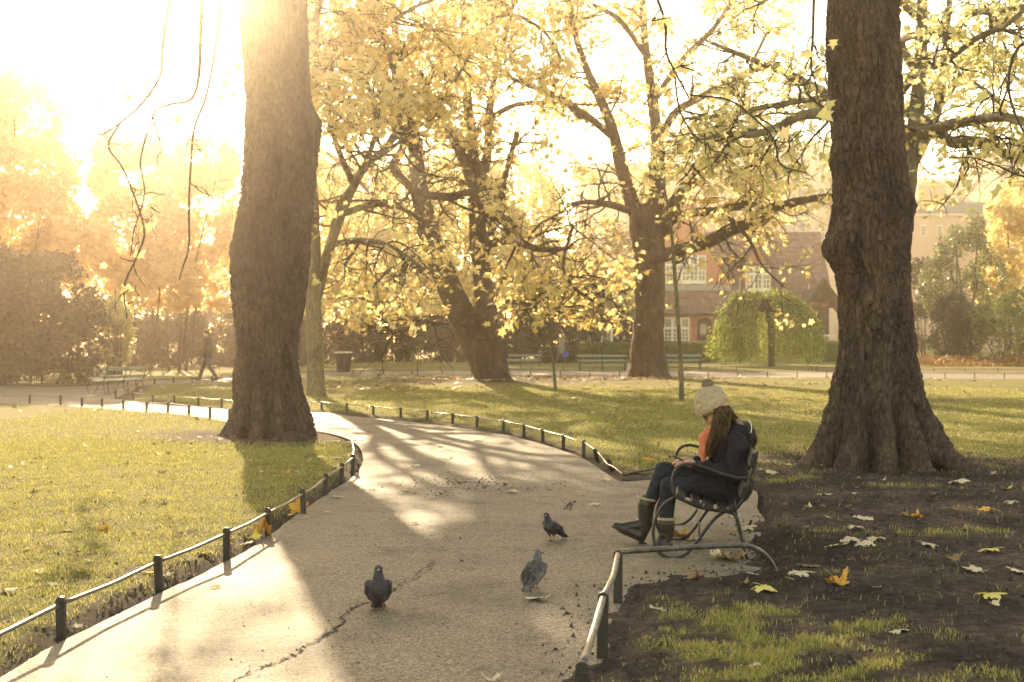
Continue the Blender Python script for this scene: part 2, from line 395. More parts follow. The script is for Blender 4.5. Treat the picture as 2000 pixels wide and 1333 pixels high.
def path_mat():
    m, nt, b = new_mat("worn_asphalt"); N = nt.nodes; L = nt.links
    tc = N.new("ShaderNodeTexCoord")
    def noise(s, d, r=.6):
        n = N.new("ShaderNodeTexNoise"); n.inputs["Scale"].default_value = s; n.inputs["Detail"].default_value = d; n.inputs["Roughness"].default_value = r
        L.new(tc.outputs["Object"], n.inputs[0]); return n.outputs[0]
    def ramp(fac, st):
        rp = N.new("ShaderNodeValToRGB"); L.new(fac, rp.inputs[0]); el = rp.color_ramp.elements
        for i, (p, c) in enumerate(st):
            e = el[i] if i < 2 else el.new(p)
            e.position = p; e.color = col4(c)
        return rp.outputs[0]
    vo = N.new("ShaderNodeTexVoronoi"); vo.inputs["Scale"].default_value = 95; L.new(tc.outputs["Object"], vo.inputs[0])
    agg = ramp(vo.outputs["Color"], [(.1, (.085, .068, .052)), (.5, (.21, .167, .12)), (.95, (.37, .30, .225))])
    big = ramp(noise(1.1, 7, .65), [(.3, (.5, .47, .45)), (.5, (.95, .92, .88)), (.72, (1.15, 1.1, 1.0))])
    mx = N.new("ShaderNodeMix"); mx.data_type = 'RGBA'; mx.blend_type = 'MULTIPLY'; mx.inputs[0].default_value = .85
    L.new(agg, mx.inputs[6]); L.new(big, mx.inputs[7])
    dirt = ramp(noise(2.6, 9, .75), [(.55, (0, 0, 0)), (.72, (.9, .9, .9))])
    m2 = N.new("ShaderNodeMix"); m2.data_type = 'RGBA'; L.new(dirt, m2.inputs[0]); L.new(mx.outputs[2], m2.inputs[6]); m2.inputs[7].default_value = (.05, .038, .03, 1)
    L.new(m2.outputs[2], b.inputs["Base Color"]); b.inputs["Roughness"].default_value = .72; b.inputs["Specular IOR Level"].default_value = .35
    bp = N.new("ShaderNodeBump"); bp.inputs["Strength"].default_value = .55; bp.inputs["Distance"].default_value = .006
    L.new(vo.outputs["Distance"], bp.inputs["Height"])
    b2 = N.new("ShaderNodeBump"); b2.inputs["Strength"].default_value = .35; b2.inputs["Distance"].default_value = .04
    L.new(noise(5, 6), b2.inputs["Height"]); L.new(bp.outputs[0], b2.inputs["Normal"]); L.new(b2.outputs[0], b.inputs["Normal"])
    return m
M['path'] = path_mat()
def flat_poly(name, P, z, m, kind='structure'):
    bm = bmesh.new(); vv = [bm.verts.new((x, y, z)) for x, y in P]; f = bm.faces.new(vv)
    if f.calc_area() and f.normal.z < 0: f.normal_flip()
    bmesh.ops.triangulate(bm, faces=[f])
    me = bpy.data.meshes.new(name); bm.to_mesh(me); bm.free()
    return tag(link(name, me, m), kind=kind)
rg = np.random.RandomState(3)
Pj = PATH_S.copy(); Pj[:, :2] += (rg.rand(len(Pj), 2)-.5)*np.where(Pj[:, 1:2] < 14, .018, .0)
path_o = flat_poly("path", [tuple(p) for p in Pj], 0.0, M['path'])
flat_poly("path", [tuple(p) for p in FAR_S], 0.004, M['path'])

# cracks: ragged strips of dark earth on the asphalt, colour doubling as shade of depth
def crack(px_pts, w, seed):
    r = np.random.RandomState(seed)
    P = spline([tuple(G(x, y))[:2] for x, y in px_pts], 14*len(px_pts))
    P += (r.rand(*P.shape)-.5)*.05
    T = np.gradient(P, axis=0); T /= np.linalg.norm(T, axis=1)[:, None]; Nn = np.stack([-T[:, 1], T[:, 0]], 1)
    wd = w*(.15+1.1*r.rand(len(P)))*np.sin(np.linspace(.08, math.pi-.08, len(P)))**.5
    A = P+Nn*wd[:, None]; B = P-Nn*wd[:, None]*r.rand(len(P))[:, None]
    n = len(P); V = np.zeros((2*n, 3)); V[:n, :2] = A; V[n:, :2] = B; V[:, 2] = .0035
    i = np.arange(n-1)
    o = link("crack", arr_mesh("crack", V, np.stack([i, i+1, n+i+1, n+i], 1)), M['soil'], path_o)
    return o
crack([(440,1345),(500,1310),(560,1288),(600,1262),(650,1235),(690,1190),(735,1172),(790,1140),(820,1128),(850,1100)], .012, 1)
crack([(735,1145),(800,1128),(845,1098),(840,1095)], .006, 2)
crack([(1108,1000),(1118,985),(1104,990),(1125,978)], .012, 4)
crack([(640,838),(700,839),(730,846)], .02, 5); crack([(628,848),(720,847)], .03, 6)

# debris: twigs, grit and crumbs of earth on the path
def debris():
    r = np.random.RandomState(11); V = []; Fc = []
    pts = []
    for cx, cy, sx, sy, n, s in [(905,942,60,7,150,.02), (1000,954,60,5,70,.02), (850,965,30,4,30,.02), (1110,985,20,8,20,.018), (860,1045,70,25,90,.012), (640,870,50,10,40,.03)]:
        pts += [(cx+r.randn()*sx, cy+r.randn()*sy, s) for _ in range(n)]
    pts += [(r.uniform(450, 1200), r.uniform(880, 1330), .010) for _ in range(420)]
    pts += [(1108,1200,.03),(1066,1133,.025),(902,1097,.03),(440,1100,.02),(208,1323,.03),(560,1288,.02),(1085,1270,.018)]
    for px, py, s in pts:
        g = G(px, py)
        if not inside(np.array([g[0]]), np.array([g[1]]), PATH_S)[0]: continue
        L = s*(.4+1.2*r.rand()); a = r.rand()*6.3; w = L*(.2+.4*r.rand()); h = L*(.25+.3*r.rand())
        c, sn = math.cos(a), math.sin(a); b = len(V)
        for u, v, z in ((-1, -1, 0), (1, -.7, 0), (.8, 1, 0), (-.9, .8, 0), (.1, .1, 1)):
            V.append((g[0]+c*u*L/2-sn*v*w/2, g[1]+sn*u*L/2+c*v*w/2, .001+z*h))
        Fc += [(b, b+1, b+4), (b+1, b+2, b+4), (b+2, b+3, b+4), (b+3, b, b+4)]
    tag(link("path_debris", arr_mesh("path_debris", V, Fc), M['soil']), "dark grit and twig crumbs scattered over the worn path", "debris", kind='stuff')
debris()

# grass blades
def ground_z(x, y):
    ix = np.clip(np.searchsorted(xs, x)-1, 0, nx-2); iy = np.clip(np.searchsorted(ys, y)-1, 0, ny-2)
    return gz[iy*nx+ix], SOIL[iy*nx+ix], SD[iy*nx+ix], LIT[iy*nx+ix]
def grass(name, label, x0, x1, y0, y1, n, h, w, seed, cond, mat):
    r = np.random.RandomState(seed)
    u = r.rand(n); y = y0*(y1/y0)**u if y0 > 0 else y0+(y1-y0)*u
    x = (x0+(x1-x0)*r.rand(n))
    k = np.abs(x) < .40*y+.25
    x, y = x[k], y[k]
    z, s, d, l = ground_z(x, y)
    cl = fbm(x*6, y*6, 2.2, 3)
    k = (d > .03) & (r.rand(len(x)) < np.clip(1.08-s*1.14, 0.004, 1)*np.clip(.35+1.6*(cl-.25), .1, 1)) & cond(x, y)
    x, y, z, s, cl = x[k], y[k], z[k], s[k], cl[k]; n = len(x)
    sc = np.sqrt(np.clip(y/9, .7, 3.2)); H = h*(.45+.9*r.rand(n))*(.6+.8*cl)*(sc**.6); Wd = w*(.6+.8*r.rand(n))*sc
    a = r.rand(n)*2*np.pi; lean = .25+.75*r.rand(n); b = r.rand(n)*2*np.pi
    bx, by = np.cos(a)*Wd/2, np.sin(a)*Wd/2; lx, ly = np.cos(b)*lean*H, np.sin(b)*lean*H
    V = np.stack([np.stack([x-bx, y-by, z-.006], 1), np.stack([x+bx, y+by, z-.006], 1),
                  np.stack([x+bx*.7+lx*.4, y+by*.7+ly*.4, z+H*.6], 1), np.stack([x-bx*.7+lx*.4, y-by*.7+ly*.4, z+H*.6], 1),
                  np.stack([x+lx, y+ly, z+H*.95], 1)], 1).reshape(-1, 3)
    i = np.arange(n)[:, None]*5
    Fc = np.concatenate([i+[0, 1, 2], i+[0, 2, 3], i+[3, 2, 4]])
    o = link(name, arr_mesh(name, V, Fc), mat)
    return tag(o, label, "grass", kind='stuff')
M['grass'] = leafy("grass_blade", [(.18, .21, .045), (.27, .28, .07), (.36, .345, .10), (.45, .39, .14), (.5, .42, .22)], .5, .5)
grass("lawn_grass", "short worn grass of the near left lawn beside the path", -7.2, -1.2, 5.5, 19.5, 240000, .024, .005, 21, lambda x, y: x < 0, M['grass'])
grass("lawn_grass", "sparse grass tufts on the dark trodden earth at lower right", .2, 5.6, 5.2, 16, 420000, .030, .0042, 22, lambda x, y: x > 0, M['grass'])
grass("lawn_grass", "mown grass of the middle lawn beyond the low hoop fence", -9, 14, 15, 40, 260000, .028, .006, 23, lambda x, y: (y > 15.5), M['grass'])

# crumbs of earth, bark chips and worm casts on the bare soil
def soil_crumbs():
    r = np.random.RandomState(31); n = 90000
    y = 5.2*(19/5.2)**r.rand(n); x = r.uniform(-7, 7, n); k = np.abs(x) < .40*y+.2; x, y = x[k], y[k]
    z, s, d, l = ground_z(x, y); cl = fbm(x*5, y*5, 7.7, 3)
    al = (x > .15) & (y < 11.2) & (d > -.34) & (d <= .015)
    z = np.where(al & (d < .0), .002, z)
    k = (al & (r.rand(len(x)) < .9*np.exp(d/.13))) | (d > .015) & (r.rand(len(x)) < np.clip(s*1.1, .04, 1)*np.clip((cl-.3)*4, .05, 1)); x, y, z = x[k], y[k], z[k]; n = len(x)
    L = (.006+.022*r.rand(n)**3)*np.sqrt(y/7); a = r.rand(n)*6.28; w = L*(.35+.6*r.rand(n)); h = L*(.3+.6*r.rand(n)); c, sn = np.cos(a), np.sin(a)
    V = []
    for u, v, q in ((-1, -.9, -.2), (1, -.7, -.2), (.8, 1, -.2), (-.9, .8, -.2), (.3, -.3, 1), (-.4, .3, .8)):
        V.append(np.stack([x+c*u*L/2-sn*v*w/2, y+sn*u*L/2+c*v*w/2, z+q*h], 1))
    V = np.stack(V, 1).reshape(-1, 3); i = np.arange(n)[:, None]*6
    Fc = np.concatenate([i+q for q in ([0, 1, 4], [1, 2, 4], [2, 5, 4], [2, 3, 5], [3, 0, 5], [0, 4, 5])])
    M['crumb'] = leafy("earth_crumb", [(.03, .022, .022), (.07, .05, .045), (.13, .095, .08)], 0.0, .95)
    tag(link("earth_crumbs", arr_mesh("earth_crumbs", V, Fc), M['crumb']), "loose crumbs of dark earth strewn over the bare soil", "soil", kind='stuff')
soil_crumbs()
# ------------------------------------------------------------------ trees
LEAF2 = np.array([(0,.02,-.0),(0,0,0),(.42,.06,.03),(.28,.34,0),(.5,.62,.06),(.2,.62,.01),(0,1,-.08),(-.2,.62,.01),(-.5,.62,.06),(-.28,.34,0),(-.42,.06,.03)], float)
LEAF2[0] = (0, .4, -.07)
LEAF2F = np.array([(0, i, i+1 if i < 10 else 1) for i in range(1, 11)])
LEAF1 = np.array([(0,0,0),(.34,.45,.06),(0,1,-.05),(-.34,.45,.06)], float); LEAF1F = np.array([(0,1,2),(0,2,3)])
def scatter_leaves(name, P, size, mat, parent, rng, tmpl=LEAF2, tf=LEAF2F, hang=.55, spread=.45, narrow=1.0):
    """one mesh of leaves at points P (world), each turned and bent its own way"""
    n = len(P)
    D = rng.randn(n, 3); D /= np.linalg.norm(D, axis=1)[:, None]; D[:, 2] = D[:, 2]*(1-hang)-hang*(.4+.6*rng.rand(n))
    D /= np.linalg.norm(D, axis=1)[:, None]
    Nn = rng.randn(n, 3); Nn[:, 2] += .6; Nn -= D*np.sum(Nn*D, 1)[:, None]; Nn /= np.linalg.norm(Nn, axis=1)[:, None]
    S = np.cross(D, Nn)
    s = size*(1-spread+2*spread*rng.rand(n)); wx = narrow*(.55+.6*rng.rand(n))[:, None, None]; cur = -.5+3.2*rng.rand(n)
    t = tmpl
    V = P[:, None]+s[:, None, None]*(t[None, :, 0:1]*wx*S[:, None]+t[None, :, 1:2]*D[:, None]+(t[None, :, 2:3]*cur[:, None, None])*Nn[:, None])
    Fc = (tf[None]+np.arange(n)[:, None, None]*len(t)).reshape(-1, 3)
    me = arr_mesh(name, V.reshape(-1, 3), Fc)
    o = wlink(name, me, mat, parent)
    o['kind'] = 'stuff'
    return o
def unit(v): return v/(np.linalg.norm(v)+1e-9)
def wander_path(rng, p0, d0, L, n, wander, trop):
    P = [np.array(p0, float)]; d = unit(np.array(d0, float)); h = L/(n-1)
    for _ in range(n-1):
        d = unit(d+rng.randn(3)*wander+np.array((0, 0, trop))); P.append(P[-1]+d*h)
    return np.array(P)
def sprout(rng, T, anchors, P, Rr, n1, L1, L2, n2, droop, wander=.22, tmin=.15, n3=0, dens=1.0, up=.25):
    """side branches and twigs along a limb"""
    seg = np.linalg.norm(np.diff(P, axis=0), axis=1).sum()
    for _ in range(n1):
        t = tmin+(1-tmin)*rng.rand()**.8; i = t*(len(P)-1); k = int(min(i, len(P)-2)); f = i-k
        p = P[k]*(1-f)+P[k+1]*f; r0 = Rr[k]*(1-f)+Rr[k+1]*f
        tg = unit(P[k+1]-P[k]); side = rng.randn(3); side[2] *= .6; side = unit(side-tg*np.dot(side, tg))
        d = unit(tg*.55+side*.9+np.array((0, 0, up*(rng.rand()-.3))))
        L = L1*(.55+.7*rng.rand())*(1.1-.45*t)
        r1 = min(r0*.6, .012+.015*L)
        n = 9; Q = wander_path(rng, p, d, L, n, wander, droop*.6); rr = np.linspace(r1, r1*.3, n)
        T.add(Q, rr, 5)
        m2 = int(n2*(.6+.8*rng.rand()))
        for _ in range(m2):
            k2 = rng.randint(2, n-1); tg2 = unit(Q[k2]-Q[k2-1]); sd = rng.randn(3); sd = unit(sd-tg2*np.dot(sd, tg2))
            l2 = L2*(.4+.9*rng.rand()); q = wander_path(rng, Q[k2], unit(tg2*.6+sd*.8), l2, 6, wander*1.1, droop)
            T.add(q, np.linspace(max(r1*.4, .009), .005, 6), 4)
            for _ in range(n3):
                k3 = rng.randint(1, 5); q3 = wander_path(rng, q[k3], unit((q[k3]-q[k3-1])+rng.randn(3)*.12), l2*.5*(.4+rng.rand()), 4, wander*1.2, droop*1.2)
                T.add(q3, np.linspace(.007, .004, 4), 3); anchors.append(q3[1:])
            anchors.append(q[2:])
        anchors.append(Q[5:])
def px_path(L, Y, n):
    """limb given as photo columns/rows at a depth -> smooth path and radii in metres"""
    A = np.array([[(x-CX)*(Y+d)/F, Y+d, EYE-(y-HY)*(Y+d)/F, r*(Y+d)/F] for x, y, r, d in [(p+(0,))[:4] for p in L]])
    S = spline(A, n); return S[:, :3], np.maximum(S[:, 3], .004)
def sun_gaps(A, rng):
    """crown openings: thin the leaves where the sun reaches through to the lawn"""
    t = A[:, 2]/SUN_DIR.z; gx_, gy_ = A[:, 0]-t*SUN_DIR.x, A[:, 1]-t*SUN_DIR.y
    keep = np.ones(len(A), bool)
    for cx, cy, rx, ry in ((1.55, 6.75, .62, .5), (1.0, 6.35, .3, .35), (2.9, 8.2, .5, .25), (3.4, 10.2, .9, .2), (2.1, 5.75, .8, .25), (2.6, 9.3, .3, .5)):
        keep &= ((gx_-cx)/rx)**2+((gy_-cy)/ry)**2 > 1
    n = fbm(gx_*.22+4, gy_*.55, 2.5, 3)
    keep &= ~((gy_ > 13.5) & (gy_ < 48) & (n > .43) & (rng.rand(len(A)) < .93))
    return A[keep]
def plane_tree(name, label, base, Y, stems, limbs, seed, nleaf, lsize, lmat, bmat, group=None, cat="tree", n1=14, L1=2.4, L2=1.0, n2=6, n3=0, droop=-.03, sides=14, rough=.06, tw=.22, extra=(), jit=.16, up=.25, thin=None):
    rng = np.random.RandomState(seed)
    root = empty(name, Vector((base[0], base[1], 0)), label, cat, group)
    T = Tubes(); anch = []
    for j, st in enumerate(list(stems)+list(limbs)):
        nseg = max(14, int(len(st)*6)); P, Rr = px_path(st, Y, nseg)
        sd = sides if Rr.max() > .12 else 8
        V, Fq = tube_arr(P, Rr, sd)
        # uneven bark surface
        c = np.repeat(P, sd, 0); out = V-c; nn = fbm(V[:, 0]*5+seed, V[:, 1]*5, V[:, 2]*3, 3)-.45
        V = c+out*(1+rough*6*nn[:, None])
        if j == 0:
            hgt = np.clip(V[:, 2], 0, 2); th = np.arctan2(out[:, 1], out[:, 0])
            fl = np.exp(-hgt/.35)*(.10+.17*np.maximum(0, np.cos(th*5+seed))**1.5)
            V = V+out*fl[:, None]*np.array((1, 1, .1))
        nm = 'trunk' if j == 0 else 'limb'
        wlink(nm, arr_mesh(nm, V, Fq), bmat, root, smooth=True)
        k = 1.0 if j >= len(stems) else .8
        ln = np.linalg.norm(np.diff(P, axis=0), axis=1).sum()
        sprout(rng, T, anch, P, Rr, max(4, int(n1*ln/6)), L1, L2, n2, droop, tw, .45 if j < len(stems) else .12, n3, up=up)
    for p0, n in extra: anch += [np.array(p0)+rng.randn(n, 3)*.4]
    wlink('twigs', T.mesh('twigs'), M['twig'], root)['kind'] = 'stuff'
    A = np.concatenate(anch)
    A = A[A[:, 2] > 1.9]; A = sun_gaps(A, rng)
    if thin:            # the crown is thin on this side
        qx, qy = CX+A[:, 0]*F/A[:, 1], HY-(A[:, 2]-EYE)*F/A[:, 1]
        A = A[~((qx > thin[0]) & (qx < thin[1]) & (qy > thin[2]) & (qy < thin[3]) & (rng.rand(len(A)) < thin[4]))]
    idx = np.repeat(rng.randint(0, len(A), nleaf//4+1), 4)[:nleaf]      # leaves hang in small clusters
    scatter_leaves('crown', A[idx]+rng.randn(nleaf, 3)*jit, lsize, lmat, root, rng)
    return root, A

def hero_trunk(name, label, group, cx_py, outline, Y, yb, na, nl, ztop, seed, roots, burls, lean_roots, bmat):
    """big near trunk: outline rows (photo row, left, right) -> rough bark surface with buttress roots"""
    rng = np.random.RandomState(seed)
    s = F/Y
    o = np.array(outline, float); z = EYE-(o[:, 0]-HY)/s; cxm = ((o[:, 1]+o[:, 2])/2-CX)/s; hw = (o[:, 2]-o[:, 1])/2/s
    k = np.argsort(z); z, cxm, hw = z[k], cxm[k], hw[k]
    zz = -.2+(ztop+.2)*np.linspace(0, 1, nl)**1.25
    c = np.interp(zz, z, cxm); h = np.interp(zz, z, hw); bx = cxm[0]
    kk = np.ones(9)/9; c = np.convolve(np.pad(c, 4, 'edge'), kk, 'valid'); h = np.convolve(np.pad(h, 4, 'edge'), kk, 'valid')
    th = np.linspace(0, 2*np.pi, na, endpoint=False)
    TH, ZZ = np.meshgrid(th, zz)
    H = h[:, None]; Cc = c[:, None]
    lob = np.zeros_like(TH); 
    for a, wd, st in roots:
        d = (TH-R(a)+np.pi) % (2*np.pi)-np.pi; lob = np.maximum(lob, st*np.exp(-(d/wd)**2))
    core = h[np.argmin(abs(zz-1.3))]
    fl = np.clip((H-core)/core, 0, 3)
    rad = np.minimum(H, core*1.02+0*H)*(1+0*TH)+core*fl*lob
    flute = np.clip(np.exp(-ZZ/1.1), 0, 1)
    rad = rad*(1-.30*flute*(1-lob)*(ZZ < 2.5))
    X, Yv = np.cos(TH)*core, np.sin(TH)*core
    big = fbm(X*1.6+seed, Yv*1.6, ZZ*1.1, 3)-.45
    n = fbm(X*9+seed, Yv*9, ZZ*3.2, 4); ridge = 1-np.abs(2*n-1)
    plate = fbm(X*22+seed, Yv*22, ZZ*9, 3)-.45
    lumps = np.maximum(0, fbm(X*3+9, Yv*3+seed, ZZ*3.5, 2)-.55)
    n2 = fbm(X*13+3, Yv*13+seed, ZZ*3.4, 3); fis = np.clip(1-np.abs(2*n2-.94)*5.5, 0, 1)**1.5
    n3 = fbm(X*7, Yv*7+seed, ZZ*6.5+2, 3); fis = np.maximum(fis, .8*np.clip(1-np.abs(2*n3-.94)*9, 0, 1))
    wrink = vnoise(X*1.5, Yv*1.5, ZZ*7.5+.4*big)-.5
    rad = rad*.945+core*(.15*(big-.02)+.30*(lumps-.03)*np.clip((ZZ-.7)/.8, 0, 1))+.030*(ridge-.7)+.030*plate-.042*fis+.016*wrink
    for a, bz, w, amp in burls:
        d = (TH-R(a)+np.pi) % (2*np.pi)-np.pi
        rad = rad+amp*np.exp(-(d*core/w)**2-((ZZ-bz)/w)**2)
    V = np.stack([Cc+np.cos(TH)*rad, Y+np.sin(TH)*rad, ZZ], -1).reshape(-1, 3)
    i = np.arange(nl-1)[:, None]*na; j = np.arange(na)[None]; j2 = (j+1) % na
    Fq = np.stack([i+j, i+j2, i+na+j2, i+na+j], -1).reshape(-1, 4)
    root = empty(name, Vector((bx, Y, 0)), label, "tree", group)
    wlink('trunk', arr_mesh('trunk', V, Fq), bmat, root, smooth=True)
    return root, np.array((c[-1], Y, ztop)), h[-1]
def root_tube(root, P, rad, mat):
    V, Fq = tube_arr(spline(P, 30), spline(np.array(rad)[:, None], 30)[:, 0], 12)
    n = fbm(V[:, 0]*8, V[:, 1]*8, V[:, 2]*8, 3)-.45; V[:, 2] += n*.05; V[:, 0] += n*.04
    wlink('surface_root', arr_mesh('surface_root', V, Fq), mat, root, smooth=True)
def near_crown(root, top, r0, seed, nleaf, lsize, hang_list, Yh, zlo, nl=9):
    """limbs above the picture, with the branches that hang down into it"""
    rng = np.random.RandomState(seed); T = Tubes(); anch = []
    P, Rr = np.array([top-np.array((0,0,.3)), top+np.array((.1,.1,2.2)), top+np.array((.2,.3,5)), top+np.array((.1,.3,8))]), np.array([r0, r0*.85, r0*.5, r0*.12])
    S = spline(np.column_stack([P, Rr]), 24)
    wlink('trunk_top', arr_mesh('trunk_top', *tube_arr(S[:, :3], S[:, 3], 16)), M['bark'], root, smooth=True)
    for k in range(nl):
        a = 2*np.pi*k/nl+rng.rand(); zz = top[2]+.8+rng.rand()*4
        p = np.array((top[0], top[1], zz)); L = 5.5*(.7+.5*rng.rand())
        Q = wander_path(rng, p, (math.cos(a), math.sin(a), .35), L, 14, .12, -.01); rr = np.linspace(r0*.34, .03, 14)
        wlink('limb', arr_mesh('limb', *tube_arr(Q, rr, 8)), M['bark'], root, smooth=True)
        sprout(rng, T, anch, Q, rr, 12, 2.0, .9, 5, -.02)
    for hl in hang_list:
        Pp, Rr = px_path(hl, Yh, 8*len(hl)); Rr = np.maximum(Rr, .006)
        T.add(Pp, Rr, 6)
        hang = []
        sprout(rng, T, hang, Pp, Rr, 5, .5, .28, 2, -.1, .3)
        hang = np.concatenate(hang); anch.append(hang[rng.rand(len(hang)) < .10])
    wlink('twigs', T.mesh('twigs'), M['twig'], root)['kind'] = 'stuff'
    A = np.concatenate(anch); A = A[A[:, 2] > zlo]
    scatter_leaves('crown', A[rng.randint(0, len(A), nleaf)]+rng.randn(nleaf, 3)*.1, lsize, M['leaf_yellow'], root, rng)

# near right plane tree
E_out = [(-250,1622,1750),(0,1612,1760),(90,1608,1763),(130,1612,1765),(200,1618,1768),(300,1620,1772),(350,1622,1778),(395,1622,1786),(430,1620,1783),(470,1611,1780),(510,1614,1780),(545,1628,1781),(600,1628,1785),
    (640,1630,1788),(680,1630,1793),(720,1625,1799),(760,1612,1806),(800,1602,1820),(840,1590,1845),(870,1575,1862),(890,1560,1878),(905,1545,1890),(920,1530,1905)]
hE, topE, rE = hero_trunk("plane_tree", "massive dark barked plane trunk with spreading roots beside the woman's bench", "plane trees of the park", 1690, E_out, 15.35, 915, 380, 520, 6.6, 5,
    [(187, .30, 1.05), (222, .26, .92), (262, .28, .75), (298, .25, .85), (333, .30, 1.05), (20, .4, .9), (90, .4, .8), (140, .3, .9)],
    [(182, 2.50, .18, .06), (200, 4.7, .14, .05), (170, 3.55, .12, .03), (350, 3.05, .16, .05), (250, 2.9, .3, .05), (215, 3.4, .12, .04), (280, 1.9, .12, .04), (5, 1.5, .15, .04)], [], M['bark'])
gE = Vector((G(1690, 915)[0], 15.35, 0))
root_tube(hE, [(4.7,15.0,.25),(5.0,14.75,.07),(5.25,14.6,.0),(5.5,14.5,-.08)], [.16,.11,.07,.04], M['bark'])
near_crown(hE, topE, rE, 31, 3500, .13, [
    [(1268,-40,3.2),(1298,40,3),(1301,100,2.6),(1318,140,2.2),(1346,192,1.8)],
    [(1318,150,2),(1326,210,2),(1345,250,1.7),(1372,281,1.4)],
    [(1347,186,2),(1420,195,2),(1462,222,2),(1510,270,2),(1525,322,1.8),(1575,338,1.3)],
    [(1590,-60,3.2),(1588,60,2.8),(1584,130,2.2),(1591,156,1.8)],
    [(2120,20,4),(2040,60,3.4),(1985,100,3),(1970,170,2.6),(1990,240,2.2),(2030,300,2)],
    [(2090,350,3.4),(2000,345,2.2),(1950,325,1.7),(1905,310,1.3),(1850,307,1)]], 13.2, 3.0)
# near left plane tree
F_out = [(-300,472,596),(0,465,602),(100,470,606),(200,475,612),(240,475,631),(270,474,630),(300,473,626),(350,470,622),(400,465,618),(450,455,612),(500,447,610),(560,448,604),(600,450,600),(640,457,592),(680,461,586),
    (720,458,586),(760,458,592),(800,453,609),(830,440,620),(850,427,629),(857,415,632)]
hF, topF, rF = hero_trunk("plane_tree", "thick plane trunk standing in the left lawn beside the path bend", "plane trees of the park", 530, F_out, 20.0, 857, 320, 480, 8.2, 12,
    [(183, .30, 1.1), (215, .3, .85), (255, .34, .8), (292, .28, .8), (330, .3, 1.0), (15, .35, 1.0), (80, .4, .9), (135, .4, .9)],
    [(190, 2.9, .25, .015), (5, 4.75, .22, .02), (290, 2.1, .25, .04), (200, .85, .2, .05), (250, 3.8, .3, .06)], [], M['bark'])
def base_burl():
    me = bpy.data.meshes.new('burl'); bm = bmesh.new(); bmesh.ops.create_icosphere(bm, subdivisions=4, radius=1)
    c = G(566, 868)
    for v in bm.verts:
        n = fbm(v.co.x*3, v.co.y*3, v.co.z*3, 3)
        v.co = Vector((c.x+v.co.x*.24*(1+.3*(n-.5)), c.y+.35+v.co.y*.25, .0+v.co.z*.17*(1+.4*(n-.5))))
    bm.to_mesh(me); bm.free(); wlink('burl', me, M['bark'], hF, smooth=True)
base_burl()
near_crown(hF, topF, rF, 33, 3500, .14, [
    [(352,-90,4.5),(330,10,4),(318,90,3.6),(312,150,3),(275,205,2.6),(235,240,2.2),(198,265,1.8)],
    [(400,-110,5),(396,-20,4.4),(392,60,4),(388,150,3.6),(372,195,3),(330,205,2.6),(300,222,2.2),(312,275,1.8)],
    [(235,240,2.2),(212,285,2.2),(240,330,2.2),(268,400,2.2),(282,455,2.2),(268,500,2),(243,560,1.8),(248,622,1.4)],
    [(440,-80,4.2),(425,60,3.2),(405,180,2.6),(380,250,2.4),(373,320,2.2),(369,400,2),(369,480,1.8),(358,520,1.5),(350,548,1.2)],
    [(300,222,2),(275,310,1.8),(282,380,1.6),(262,450,1.5),(255,500,1.2)]], 17.5, 2.0)

# leaning plane with twin stems
PT = "plane trees of the park"
A_base = G(965, 743)
tA, ancA = plane_tree("plane_tree", "leaning twin stemmed plane tree with yellow leaves at the middle of the far lawn", A_base, A_base[1],
  [[(966,752,35),(957,725,32),(938,690,30),(908,625,27),(882,572,25),(858,512,23),(842,470,21),(828,420,21),(817,350,17),(808,270,14,1),(796,200,12,1),(780,120,9,2),(768,20,7,2),(755,-150,4,3)],
   [(964,745,28),(959,690,24),(951,620,21),(942,540,20),(933,450,17),(929,380,15),(924,300,12,-1),(915,220,10,-1),(911,130,8,-2),(904,0,6,-2),(895,-180,4,-3)]],
  [[(928,372,12),(902,305,11,-1),(872,245,9,-2),(845,195,7,-3),(820,140,5,-4)],
   [(940,365,10),(952,300,9,1),(956,220,8,2),(966,150,6,3),(985,80,5,3),(1005,0,4,4)],
   [(945,500,9,-1),(966,430,8,-2),(976,400,8,-2),(988,340,6,-3),(1010,260,5,-4)],
   [(950,478,9,-1),(990,470,8,-3),(1030,480,7,-5),(1060,488,6,-6),(1110,485,4,-7)],
   [(1110,470,4,-7),(1120,440,3,-7),(1100,520,3,-7),(1130,570,3,-8),(1180,600,2,-8)],
   [(845,530,7,-1),(800,525,6,-3),(760,530,5,-5),(738,548,4,-6),(700,600,3,-7)],
   [(745,170,7,-8),(788,220,8,-8),(786,290,8,-8),(768,325,8,-8),(790,355,8,-8),(825,378,8,-8),(880,385,8,-7),(922,377,7,-7),(943,420,6,-6),(940,470,5,-6),(928,500,5,-6),(930,560,4,-6)],
   [(830,440,8,2),(780,400,7,4),(730,380,6,6),(680,330,5,7),(640,300,4,8)],
   [(810,300,8,-2),(770,230,7,-4),(720,170,6,-5),(690,110,5,-6),(660,40,4,-7)],
   [(908,110,6,-3),(950,50,5,-4),(1000,30,4,-5),(1060,60,3,-6),(1100,120,3,-6)],
   [(800,220,7,2),(840,150,6,4),(870,80,5,5),(890,0,4,6)],
   [(957,230,6,3),(1010,205,5,3),(1080,200,4,3),(1150,205,3,2),(1200,200,2,2)],
   [(895,600,6,-3),(850,620,5,-6),(800,640,4,-8),(760,650,3,-9)],
   [(955,600,6,-3),(1000,590,5,-5),(1050,600,4,-7),(1100,610,3,-8)]],
  41, 9500, .205, M['leaf_yellow'], M['bark_far'], PT, n1=15, L1=2.5, L2=1.0, n2=7, n3=1, thin=(815, 975, 300, 650, .62))
